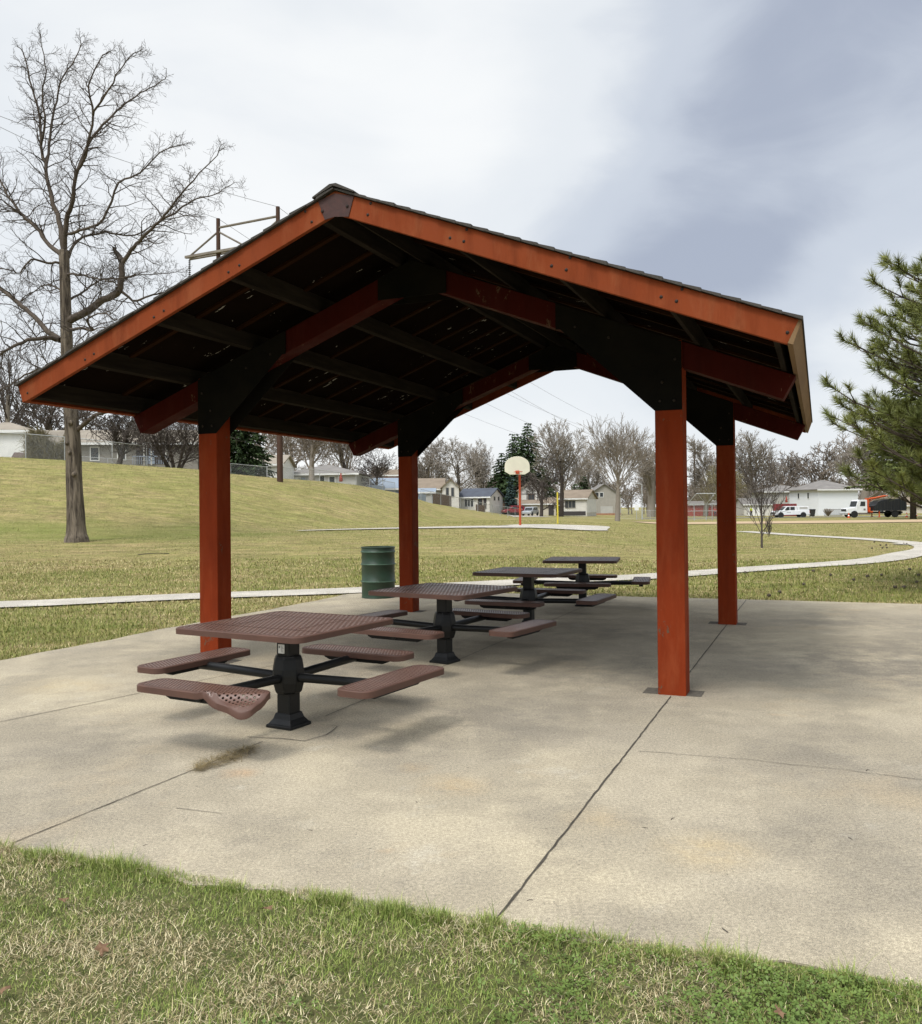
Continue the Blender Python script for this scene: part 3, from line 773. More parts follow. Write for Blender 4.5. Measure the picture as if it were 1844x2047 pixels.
# straw caught in the joint
def np_blades(name, pos, h, w, lean, az, tint, mat, segs=2, curl=0.6):
    """pos (n,3); one tapering blade each"""
    n_ = len(pos); ca_, sa_ = np.cos(az), np.sin(az)
    side = np.stack([-sa_, ca_, np.zeros(n_)], -1); fwd = np.stack([ca_, sa_, np.zeros(n_)], -1); up_ = np.array([0, 0, 1.0])
    rows = []; 
    for i in range(segs + 1):
        f = i / segs; ang = lean * (1 - curl + curl * f * 1.6)
        if i == 0: cpos = pos.copy()
        else: cpos = cpos + (fwd * np.sin(ang)[:, None] + up_ * np.cos(ang)[:, None]) * (h / segs)[:, None]
        ww = w * (1 - f) ** 0.7 * 0.5
        if i < segs: rows.append(cpos - side * ww[:, None]); rows.append(cpos + side * ww[:, None])
        else: rows.append(cpos)
    V_ = np.stack(rows, 1); m_ = V_.shape[1]; base = (np.arange(n_) * m_)[:, None]
    tris = []
    for i in range(segs - 1):
        a_ = 2 * i; tris += [(a_, a_ + 1, a_ + 3), (a_, a_ + 3, a_ + 2)]
    a_ = 2 * (segs - 1); tris.append((a_, a_ + 1, a_ + 2))
    F_ = (base[:, None, :] + np.array(tris)[None]).reshape(-1, 3)
    o = np_mesh(name, V_.reshape(-1, 3), F_, mat, False)
    at_ = o.data.attributes.new('tint', 'FLOAT_COLOR', 'POINT')
    cc = np.concatenate([np.repeat(tint, m_, 0), np.ones((n_ * m_, 1))], 1)
    at_.data.foreach_set('color', cc.astype(np.float32).ravel())
    return o
n_ = 700
tt = nrg.uniform(0, 1, n_)
a, b = G0(392, 1542), G0(505, 1496)
pp = np.array(a)[None] * (1 - tt)[:, None] + np.array(b)[None] * tt[:, None]
pp[:, :2] += nrg.normal(0, 0.045, (n_, 2)) * (0.35 + np.sin(np.pi * tt))[:, None]; pp[:, 2] = nrg.uniform(0.002, 0.02, n_)
tint = np.array([0.23, 0.175, 0.085])[None] * nrg.uniform(0.45, 1.25, (n_, 1))
o = np_blades('straw_litter', pp, nrg.uniform(0.04, 0.10, n_), np.full(n_, 0.004), nrg.uniform(1.3, 1.57, n_), nrg.uniform(0, 6.28, n_), tint, M['blade'], 2, 0.1); o['kind'] = 'stuff'

# ------------------------------------------------------------------ trash drum
dp = G0(757, 1194)
dr_ = thing('trash_drum', 'open green steel drum used as litter bin behind the left rear post', 'trash drum', dp)
R0 = 0.302
prof = [(R0 - 0.01, 0.0), (R0 + 0.006, 0.006), (R0, 0.03)]
hts = (0.30, 0.61, 0.835)
for hz in hts: prof += [(R0, hz - 0.022), (R0 + 0.013, hz - 0.006), (R0 + 0.013, hz + 0.006), (R0, hz + 0.022)]
prof += [(R0, 0.90), (R0 + 0.009, 0.905), (R0 + 0.009, 0.922), (R0 - 0.006, 0.925), (R0 - 0.012, 0.90), (R0 - 0.014, 0.04), (0.0, 0.035)]
d = MB(); d.lathe(prof, 48); db = d.build('drum_body', M['drum'], dr_, smooth=40)
for hz in hts:
    q = MB(); pr = [(R0 + 0.0125, hz - 0.008), (R0 + 0.0155, hz - 0.004), (R0 + 0.0155, hz + 0.004), (R0 + 0.0125, hz + 0.008)]
    vs = []; q.lathe(pr, 48); q.f = [f for f in q.f if len(f) == 4]; q.m = q.m[:len(q.f)]
    q.build('hoop_ring', M['drumrim'], dr_, smooth=40)
# ------------------------------------------------------------------ bare trees
def rot_about(v, axis, ang): return Matrix.Rotation(ang, 3, axis) @ v
def grow(mb_by, p, d, L, r, lvl, maxl, rg, sty, r_end=0.45):
    """one branch and its children; mb_by: list of MB per level (trunk/limb, twig)"""
    ns = 5 if lvl == 0 else (4 if lvl < 3 else 3)
    pts = [p.copy()]; rad = [r]; dirs = [d.copy()]
    q = p.copy(); dd = d.copy()
    for i in range(ns):
        jit = Vector((rg.gauss(0, 1), rg.gauss(0, 1), rg.gauss(0, 1))) * sty['wig'] * (0.35 if lvl == 0 else 1)
        dd = (dd + jit + Vector((0, 0, sty['up'] * (0.5 + 0.25 * lvl)))).normalized()
        q = q + dd * (L / ns); pts.append(q.copy()); dirs.append(dd.copy()); rad.append(max(r * (1 - (1 - r_end) * (i + 1) / ns), sty['rmin']))
    m_ = mb_by[0] if lvl <= sty.get('split', 0) else mb_by[1]
    m_.tube(pts, rad, 7 if lvl == 0 else (5 if lvl == 1 else (4 if lvl == 2 else 3)), cap=False)
    if lvl >= maxl: return
    k = sty['kids'][min(lvl, len(sty['kids']) - 1)]
    az = rg.uniform(0, 6.28)
    for i in range(k):
        f = sty['from'][min(lvl, len(sty['from']) - 1)]; f = f + (1 - f) * (i + rg.uniform(0.2, 0.9)) / k; f = min(f, 0.99)
        x = f * ns; j = min(int(x), ns - 1); fr = x - j
        bp = pts[j].lerp(pts[j + 1], fr); br = rad[j] + (rad[j + 1] - rad[j]) * fr; bd = dirs[j + 1]
        ang = R(rg.uniform(*sty['ang'][min(lvl, len(sty['ang']) - 1)]))
        az += 2.4 + rg.uniform(-0.5, 0.5)
        side = rot_about(bd.orthogonal().normalized(), bd, az)
        nd = (bd * math.cos(ang) + side * math.sin(ang)).normalized()
        grow(mb_by, bp, nd, L * rg.uniform(*sty['len']) * (1.12 - 0.45 * f if lvl > 0 else 1.0), max(br * sty['rr'], sty['rmin']), lvl + 1, maxl, rg, sty)
STY = {
    'round': dict(wig=0.13, up=0.05, kids=(9, 6, 5, 5, 3), ang=((28, 62), (28, 60), (30, 65)), len=(0.52, 0.72), rr=0.44, rmin=0.012, **{'from': (0.22, 0.22, 0.2)}),
    'vase': dict(wig=0.05, up=0.03, kids=(24, 5, 4, 3), ang=((10, 52), (12, 30), (16, 38)), len=(0.62, 0.80), rr=0.30, rmin=0.013, **{'from': (0.62, 0.30, 0.25)}),
    'tall': dict(wig=0.10, up=0.07, kids=(13, 7, 6, 5), ang=((20, 46), (22, 46), (28, 58)), len=(0.48, 0.66), rr=0.42, rmin=0.012, **{'from': (0.25, 0.25, 0.2)}),
    'thicket': dict(wig=0.10, up=0.05, kids=(7, 6, 6, 4), ang=((20, 55), (25, 60), (30, 65)), len=(0.5, 0.68), rr=0.5, rmin=0.018, **{'from': (0.1, 0.2, 0.2)}),
    'young': dict(wig=0.05, up=0.06, kids=(15, 5, 4), ang=((18, 42), (18, 38), (20, 45)), len=(0.50, 0.72), rr=0.42, rmin=0.0035, **{'from': (0.26, 0.25, 0.2)}),
}
def tree_template(sty, seed, H, r, maxl, rmin=None, trunk_frac=0.5):
    rg = random.Random(seed); st = dict(STY[sty])
    if rmin: st['rmin'] = rmin
    a, b = MB(), MB()
    grow([a, b], Vector((0, 0, -0.3)), Vector((rg.uniform(-.05, .05), rg.uniform(-.05, .05), 1)).normalized(), H * trunk_frac, r, 0, maxl, rg, st, 0.5)
    zs = [v[2] for v in b.v]; k = H / max(zs)
    for m_ in (a, b): m_.v = [(x * k, y * k, z * k) for x, y, z in m_.v]
    return a, b
_tmpl = {}
def bare_tree(label, base, H, r, sty='round', seed=1, maxl=4, mt='limb', mw='twig', rmin=None, name='bare_tree', group='leafless trees around the park', key=None, rz=None, frac=0.5, sxy=1.0):
    t = thing(name, label, 'tree', base, rz if rz is not None else seed * 1.7, group)
    if key and key in _tmpl:
        me_a, me_b, H0_ = _tmpl[key]
        for nm, me, mm in (('trunk', me_a, mt), ('crown', me_b, mw)):
            o = bpy.data.objects.new(nm, me); C.objects.link(o); o.parent = t
            o.material_slots[0].link = 'OBJECT'; o.material_slots[0].material = M[mm]
        k = H / H0_; t.scale = (k * sxy, k * sxy, k)
    else:
        a, b = tree_template(sty, seed, H, r, maxl, rmin, frac)
        oa = a.build('trunk', M[mt], t, smooth=180); ob = b.build('crown', M[mw], t)
        t.scale = (sxy, sxy, 1)
        if key: _tmpl[key] = (oa.data, ob.data, H)
    return t

# ---- the big tree left of the shelter: limbs surveyed from the photograph, then grown
def big_tree():
    D = 34.0; base = GD(153, D); rg = random.Random(11)
    t = thing('bare_cottonwood', 'big leafless tree with thick furrowed trunk left of the shelter', 'tree', base, 0, 'leafless trees around the park')
    def P(px, py, dd=0.0): return at(px, py, D + dd) - base
    trunk = MB(); limbs = MB(); tw = MB()
    pts = [Vector((0, 0, -0.4)), P(154, 1078), P(152.5, 1060), P(150, 1000), P(147, 900), P(142, 830), P(136, 740), P(132, 640), P(130, 560), P(128, 500)]
    rad = [0.50, 0.44, 0.36, 0.31, 0.285, 0.265, 0.235, 0.21, 0.195, 0.18]
    # finer trunk with root flare lobes and lumps
    fine = smooth_path(pts, 6); fr = list(np.interp(np.linspace(0, len(pts) - 1, len(fine)), range(len(pts)), rad)); n = 20; vs = []
    for i, p in enumerate(fine):
        for j in range(n):
            a = 2 * math.pi * j / n
            lob = 1 + max(0, 0.09 * (1 - i / 12)) * math.sin(5 * a + 1.0) + 0.03 * math.sin(3 * a + i * 0.45) + 0.02 * math.sin(7 * a - i * 0.8)
            vs.append(p + Vector((math.cos(a), math.sin(a), 0)) * fr[i] * lob)
    trunk.add(vs, [f for i in range(len(fine) - 1) for f in loop_faces(i * n, (i + 1) * n, n)])
    for (px, py, dd, r_) in ((141, 845, -0.30, 0.11), (139, 905, -0.31, 0.08), (148, 948, -0.33, 0.10), (134, 886, -0.28, 0.09)):
        c_ = P(px, py, dd + 0.02); trunk.lathe([(0, -0.06), (r_ * 0.8, -0.05), (r_, 0.0), (r_ * 0.55, 0.02), (r_ * 0.3, -0.03), (0, -0.04)][::-1], 10, c_, 'y')
    L = [  # (pixel points with depth offset), start radius, end radius
        ([(128, 500, 0), (118, 440, .2), (104, 400, .3), (92, 340, .5), (82, 290, .6), (78, 230, .8), (60, 160, 1.0), (48, 110, 1.2)], 0.15, 0.03),
        ([(82, 290, .6), (90, 245, .2), (84, 190, 0), (92, 140, -.3), (82, 85, -.4)], 0.07, 0.02),
        ([(92, 340, .5), (100, 270, .9), (110, 215, 1.2), (122, 160, 1.5), (150, 118, 1.8), (162, 88, 2.0)], 0.08, 0.02),
        ([(128, 500, 0), (132, 440, -.3), (146, 400, -.6), (152, 350, -.9), (170, 310, -1.2), (186, 230, -1.6), (178, 170, -1.8), (205, 110, -2.0)], 0.15, 0.025),
        ([(152, 350, -.9), (178, 285, -.5), (215, 240, -.2), (252, 205, .2), (290, 180, .5), (325, 160, .8)], 0.085, 0.02),
        ([(186, 230, -1.6), (210, 190, -2.2), (240, 140, -2.6), (265, 108, -3.0)], 0.06, 0.018),
        ([(130, 470, 0), (160, 460, -.8), (205, 440, -1.4), (240, 365, -1.7), (280, 345, -2), (320, 305, -2.3), (350, 292, -2.6)], 0.085, 0.02),
        ([(133, 520, 0), (155, 480, .8), (210, 465, 1.4), (268, 470, 2.0), (330, 440, 2.5), (380, 430, 2.9)], 0.085, 0.018),
        ([(140, 640, 0), (170, 625, -.6), (205, 600, -1.0), (238, 580, -1.3), (243, 545, -1.3), (243, 520, -1.3)], 0.20, 0.13),
        ([(243, 530, -1.3), (262, 500, -1.5), (285, 475, -1.8), (320, 440, -2.1), (352, 400, -2.4), (385, 360, -2.7), (435, 310, -3.0)], 0.12, 0.02),
        ([(320, 440, -2.1), (350, 425, -1.8), (385, 400, -1.5), (425, 390, -1.2), (458, 372, -1.0)], 0.06, 0.016),
        ([(240, 575, -1.3), (265, 600, -1.2), (300, 590, -.9), (330, 583, -.6), (380, 575, -.3)], 0.075, 0.02),
        ([(128, 512, 0), (100, 490, .5), (72, 455, .9), (45, 430, 1.2), (22, 400, 1.4), (8, 378, 1.6), (-10, 330, 2.0), (-22, 270, 2.3)], 0.13, 0.03),
        ([(45, 430, 1.2), (30, 420, 0.8), (5, 400, .4), (-25, 390, 0)], 0.06, 0.02),
        ([(124, 525, 0), (95, 525, -.5), (62, 518, -1.0), (40, 545, -1.3), (20, 540, -1.6), (-15, 535, -1.9)], 0.07, 0.02),
        ([(120, 680, 0), (92, 660, .5), (60, 625, 1.0), (30, 600, 1.4), (5, 580, 1.7), (-30, 550, 2.0)], 0.155, 0.08),
        ([(116, 678, 0), (90, 675, -.7), (55, 680, -1.3), (20, 697, -1.8), (-15, 715, -2.2)], 0.13, 0.05),
        ([(138, 600, 0), (165, 585, .8), (200, 560, 1.5), (240, 555, 2.1), (300, 548, 2.6), (345, 545, 3)], 0.07, 0.016),
        ([(140, 660, 0), (160, 655, -1), (185, 660, -1.8), (175, 640, -2.4), (205, 625, -3), (230, 640, -3.4)], 0.09, 0.02),
        ([(130, 545, 0), (165, 550, -.8), (190, 555, -1.4), (225, 560, -2), (280, 545, -2.6)], 0.06, 0.016),
        ([(150, 862, 0), (172, 845, -.3), (195, 828, -.7), (225, 822, -1.1), (260, 815, -1.5)], 0.13, 0.05),
        ([(128, 740, 0), (95, 735, .6), (60, 745, 1.2), (20, 770, 1.7), (-20, 790, 2)], 0.07, 0.03),
        ([(131, 590, 0), (105, 570, 1.2), (80, 575, 2.0), (45, 600, 2.6)], 0.06, 0.018),
        ([(136, 700, 0), (165, 705, 1.0), (190, 690, 1.8), (215, 700, 2.4), (240, 690, 2.8)], 0.06, 0.018),
    ]
    sty = dict(wig=0.24, up=0.03, kids=(4, 4, 4, 3), ang=((30, 70), (30, 65), (30, 65)), len=(0.50, 0.78), rr=0.55, rmin=0.0045, split=-1, **{'from': (0.2, 0.15, 0.15)})
    for pts_, ra, rb in L:
        q = [P(*p) for p in pts_]; q = smooth_path(q, 4); k = len(q)
        rr = [ra + (rb - ra) * (i / (k - 1)) ** 0.8 for i in range(k)]
        for i in range(1, k - 1): q[i] = q[i] + Vector((rg.gauss(0, .016), rg.gauss(0, .016), rg.gauss(0, .016)))
        limbs.tube(q, [x * 0.78 for x in rr], 8, cap=False)
        tot = sum((q[i + 1] - q[i]).length for i in range(k - 1))
        nk = int(tot * 4.0) + 3
        for i in range(nk):
            f = 0.12 + 0.88 * (i + rg.random()) / nk; x = f * (k - 1); j = min(int(x), k - 2)
            bp = q[j].lerp(q[j + 1], x - j); bd = (q[j + 1] - q[j]).normalized(); br = rr[j]
            ang = R(rg.uniform(28, 72)); side = rot_about(bd.orthogonal().normalized(), bd, rg.uniform(0, 6.28))
            nd = (bd * math.cos(ang) + side * math.sin(ang)).normalized()
            lmax = 1.7 if br > 0.05 else 1.15
            grow([tw, tw], bp, nd, rg.uniform(0.7, lmax) * (1.15 - 0.5 * f), min(br * 0.42, 0.026), 1, 3, rg, sty, 0.35)
        grow([tw, tw], q[-1], (q[-1] - q[-2]).normalized(), 0.55, rb, 1, 3, rg, sty, 0.35)
    trunk.build('trunk', M['bark'], t, smooth=180)
    limbs.build('limbs', M['limb'], t, smooth=180)
    tw.build('twigs', M['twig'], t)
big_tree()

# ---- young park trees
g = G(1524, 1096); bare_tree('slender young tree with fine upswept twigs on the lawn right of the posts', g, 207 * pxm(g.y), 0.05, 'young', 5, 3, 'twig', 'twig', 0.0075, 'young_tree', frac=0.62, sxy=1.0)
g = G(1538, 1073); bare_tree('tiny forked sapling behind the slender young tree', g, 48 * pxm(g.y), 0.03, 'young', 9, 2, 'twig', 'twig', 0.012, 'sapling', frac=0.6, sxy=0.6)

# ---- named background trees: px of trunk, photo row of top, distance
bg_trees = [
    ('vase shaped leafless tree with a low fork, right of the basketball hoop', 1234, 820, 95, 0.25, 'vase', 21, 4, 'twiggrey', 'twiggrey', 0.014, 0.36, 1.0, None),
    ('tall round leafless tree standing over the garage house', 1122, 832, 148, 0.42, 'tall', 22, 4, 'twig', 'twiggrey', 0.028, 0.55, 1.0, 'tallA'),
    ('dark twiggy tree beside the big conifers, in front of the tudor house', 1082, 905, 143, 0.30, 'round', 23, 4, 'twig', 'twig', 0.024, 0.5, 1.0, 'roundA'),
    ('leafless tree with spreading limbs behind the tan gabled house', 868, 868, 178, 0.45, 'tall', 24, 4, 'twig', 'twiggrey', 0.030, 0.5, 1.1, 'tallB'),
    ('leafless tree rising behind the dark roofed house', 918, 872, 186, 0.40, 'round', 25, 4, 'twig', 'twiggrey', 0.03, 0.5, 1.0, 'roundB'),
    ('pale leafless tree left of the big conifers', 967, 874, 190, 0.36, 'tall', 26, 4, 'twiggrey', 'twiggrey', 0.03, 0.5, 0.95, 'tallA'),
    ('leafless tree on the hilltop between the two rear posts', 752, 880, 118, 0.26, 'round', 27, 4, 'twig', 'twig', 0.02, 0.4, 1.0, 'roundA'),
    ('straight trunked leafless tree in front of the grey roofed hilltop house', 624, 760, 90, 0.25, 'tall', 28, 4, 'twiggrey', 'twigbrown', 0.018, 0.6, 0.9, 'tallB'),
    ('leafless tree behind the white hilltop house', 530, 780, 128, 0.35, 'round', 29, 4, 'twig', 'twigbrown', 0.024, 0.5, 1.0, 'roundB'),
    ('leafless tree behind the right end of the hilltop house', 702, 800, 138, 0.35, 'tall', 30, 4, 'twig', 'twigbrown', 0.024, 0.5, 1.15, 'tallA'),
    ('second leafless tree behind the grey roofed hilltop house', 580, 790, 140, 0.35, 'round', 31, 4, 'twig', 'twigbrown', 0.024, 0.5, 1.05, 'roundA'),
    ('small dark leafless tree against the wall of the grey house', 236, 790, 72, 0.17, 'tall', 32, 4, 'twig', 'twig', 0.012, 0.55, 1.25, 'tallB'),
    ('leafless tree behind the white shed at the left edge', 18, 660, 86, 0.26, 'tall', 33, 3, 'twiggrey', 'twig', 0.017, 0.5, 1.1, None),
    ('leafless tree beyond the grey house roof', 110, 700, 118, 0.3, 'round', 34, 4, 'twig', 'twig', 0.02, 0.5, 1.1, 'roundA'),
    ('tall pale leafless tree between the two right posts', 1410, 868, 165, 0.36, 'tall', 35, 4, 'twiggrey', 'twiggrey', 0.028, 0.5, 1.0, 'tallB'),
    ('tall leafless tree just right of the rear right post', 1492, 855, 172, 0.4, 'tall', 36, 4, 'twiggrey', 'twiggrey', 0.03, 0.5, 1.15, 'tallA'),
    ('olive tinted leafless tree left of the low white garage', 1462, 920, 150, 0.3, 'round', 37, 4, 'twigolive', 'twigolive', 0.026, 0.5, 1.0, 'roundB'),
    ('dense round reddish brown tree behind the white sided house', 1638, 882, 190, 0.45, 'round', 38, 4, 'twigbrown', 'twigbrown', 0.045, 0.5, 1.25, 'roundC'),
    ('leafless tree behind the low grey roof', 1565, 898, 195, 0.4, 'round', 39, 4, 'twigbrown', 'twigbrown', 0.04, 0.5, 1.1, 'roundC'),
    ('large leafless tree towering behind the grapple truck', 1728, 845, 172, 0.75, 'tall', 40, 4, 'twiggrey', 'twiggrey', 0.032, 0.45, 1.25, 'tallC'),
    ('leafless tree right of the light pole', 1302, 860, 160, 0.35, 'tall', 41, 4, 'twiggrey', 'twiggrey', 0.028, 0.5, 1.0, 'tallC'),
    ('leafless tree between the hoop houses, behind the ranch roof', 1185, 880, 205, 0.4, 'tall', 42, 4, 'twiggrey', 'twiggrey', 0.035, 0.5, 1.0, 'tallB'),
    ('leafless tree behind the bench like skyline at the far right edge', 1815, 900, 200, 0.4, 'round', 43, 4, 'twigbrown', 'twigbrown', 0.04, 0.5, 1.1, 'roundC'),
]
bg_trees[-1] = ('leafless tree half hidden by the pines at the right edge',) + bg_trees[-1][1:]
for lab, px, ytop, d, r, sty, seed, ml, mt, mw, rm, fr_, sx_, key in bg_trees:
    b = GD(px, d); Ht = at(px, ytop, d).z - b.z
    bare_tree(lab, b, Ht, r, sty, seed, ml, mt, mw, rm, key=key, frac=fr_, sxy=sx_, rz=seed * 1.37)
# multi-stemmed dark tree beside the porch
b = GD(350, 70); t = thing('bare_tree', 'bushy dark multi stemmed tree in front of the porch', 'tree', b, 0, 'leafless trees around the park')
tr, cr_ = MB(), MB(); rg = random.Random(77)
for i in range(9):
    a = i * 0.7; d = Vector((math.cos(a) * 0.5, math.sin(a) * 0.5, 1.0)).normalized()
    grow([tr, cr_], Vector((math.cos(a) * 0.25, math.sin(a) * 0.25, -0.2)), d, 3.6, 0.13, 0, 3, rg, dict(STY['round'], rmin=0.013, wig=0.16), 0.3)
tr.build('trunk', M['twig'], t, smooth=180); cr_.build('crown', M['twig'], t)
# far woods behind the houses: reads as one brown mass
tm, cm_ = MB(), MB(); rg = random.Random(5)
w_ = MB()
sty = dict(STY['thicket'], rmin=0.05)
spots = []
for i in range(46): spots.append((rg.uniform(810, 1330), rg.uniform(205, 250), rg.uniform(60, 100)))
for i in range(58): spots.append((rg.uniform(1330, 1850), rg.uniform(200, 250), rg.uniform(52, 92)))
for i in range(26): spots.append((rg.uniform(440, 820), rg.uniform(150, 180), rg.uniform(60, 90)))
for px, d, hpx in spots:
    b = GD(px, d); hh = hpx * pxm(d)
    grow([w_, w_], b, Vector((0, 0, 1)), hh * 0.55, 0.16, 0, 3, rg, sty, 0.5)
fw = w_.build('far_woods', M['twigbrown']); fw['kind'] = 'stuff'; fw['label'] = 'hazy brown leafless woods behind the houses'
# vine covered fence left of the grey house
v_ = MB(); rg = random.Random(8)
A, B_ = GD(57, 70), GD(140, 72)
for i in range(5200):
    f = rg.random(); p = A.lerp(B_, f) + Vector((rg.gauss(0, .1), rg.gauss(0, .35), rg.uniform(0, 2.1 + 0.6 * math.sin(f * 7) + 0.3 * math.sin(f * 23))))
    d = Vector((rg.gauss(0, .4), rg.gauss(0, .4), rg.gauss(-0.2, .8))).normalized()
    v_.tube([p, p + d * 0.3 + Vector((0, 0, 0.03)), p + d * 0.7 + Vector((0, 0, -0.1))], [0.022, 0.016, 0.010], 3, cap=False)
hg = v_.build('vine_hedge', M['twigolive']); tag(hg, 'brown leafless vine thicket between the white shed and the big trunk', 'hedge')

# ------------------------------------------------------------------ conifers
def conifer(name, label, base, H, Rm, mat, seed, droop=0.35, lift=0.0, leaf=0.30, dens=1.0, z0=0.08, power=0.9, group='evergreens'):
    t = thing(name, label, 'tree', base, 0, group); rg = random.Random(seed)
    tr = MB(); tr.tube([(0, 0, -0.4), (0, 0, H * 0.5), (0, 0, H * 0.97)], [H * 0.022, H * 0.013, 0.02], 8); tr.build('trunk', M['limb'], t, smooth=180)
    c = MB(); z = H * z0
    while z < H * 0.985:
        f = (z - H * z0) / (H * (1 - z0)); rad = Rm * (1 - f) ** power * rg.uniform(0.85, 1.1) + 0.12
        nb = max(5, int(11 * (1 - f) + 5)); a0 = rg.uniform(0, 6.28)
        for i in range(nb):
            a = a0 + 6.283 * i / nb + rg.uniform(-.25, .25); L = rad * rg.uniform(0.70, 1.12)
            dx, dy = math.cos(a), math.sin(a)
            k = max(4, int(L / leaf * 6.5 * dens))
            for j in range(k):
                s_ = ((j + rg.random()) / k) ** 0.75; r_ = L * s_
                zz = z - droop * r_ + lift * r_ * s_ + rg.gauss(0, 0.05)
                wv = leaf * (0.55 + 0.9 * (1 - s_))
                p = Vector((dx * r_ - dy * rg.gauss(0, wv * 0.55), dy * r_ + dx * rg.gauss(0, wv * 0.55), zz))
                dr = Vector((dx + rg.gauss(0, .45), dy + rg.gauss(0, .45), rg.gauss(-0.35, .35))).normalized() * leaf * rg.uniform(.7, 1.3)
                sd_ = dr.cross(Vector((rg.gauss(0, .5), rg.gauss(0, .5), 1))).normalized() * leaf * rg.uniform(.22, .42)
                c.add([p - sd_, p + sd_, p + dr], [(0, 1, 2)])
        z += leaf * rg.uniform(0.75, 1.1)
    c.build('crown', mat if not isinstance(mat, str) else M[mat], t)
    return t
def con_at(name, label, px, ytop, ybase_d, halfw_px, mat, seed, **k):
    b = GD(px, ybase_d); H = at(px, ytop, ybase_d).z - b.z
    return conifer(name, label, b, H, halfw_px * pxm(ybase_d), mat, seed, **k)
con_at('spruce_tree', 'tallest dark conifer, pointed, above the basketball backboard', 1057, 842, 182, 92, 'spruce', 51, leaf=0.62, dens=0.9)
con_at('spruce_tree', 'dark conifer just left of the tallest one', 1031, 862, 186, 72, 'spruce', 52, leaf=0.62, dens=0.9)
con_at('spruce_tree', 'low dark conifer at the left of the clump behind the hoop', 1004, 902, 184, 52, 'spruce', 53, leaf=0.6, dens=0.9)
con_at('spruce_tree', 'blue grey spruce just left of the basketball pole', 1022, 950, 163, 17, 'bluespruce', 54, leaf=0.5, dens=1.0, z0=0.02)
con_at('spruce_tree', 'small dark conifer behind the ranch house roof', 1168, 948, 200, 24, 'spruce', 55, leaf=0.6)
con_at('spruce_tree', 'small conifer showing above the ranch roof at its right', 1150, 965, 196, 16, 'spruce', 155, leaf=0.6)
con_at('spruce_tree', 'dark drooping spruce beside the front left post, on the hilltop', 482, 740, 92, 66, 'spruce', 56, leaf=0.42, droop=0.25, dens=1.1, z0=0.12)
con_at('pine_tree', 'far broad pine with pale green lower boughs, at the right edge', 1826, 740, 104, 108, 'needle_far', 57, leaf=0.42, droop=0.05, lift=0.0, dens=0.9, z0=0.22, power=0.5)
con_at('pine_tree', 'far dark pine partly behind the near pine', 1880, 760, 118, 90, 'spruce', 58, leaf=0.45, droop=0.1, z0=0.3, power=0.6, dens=0.8)

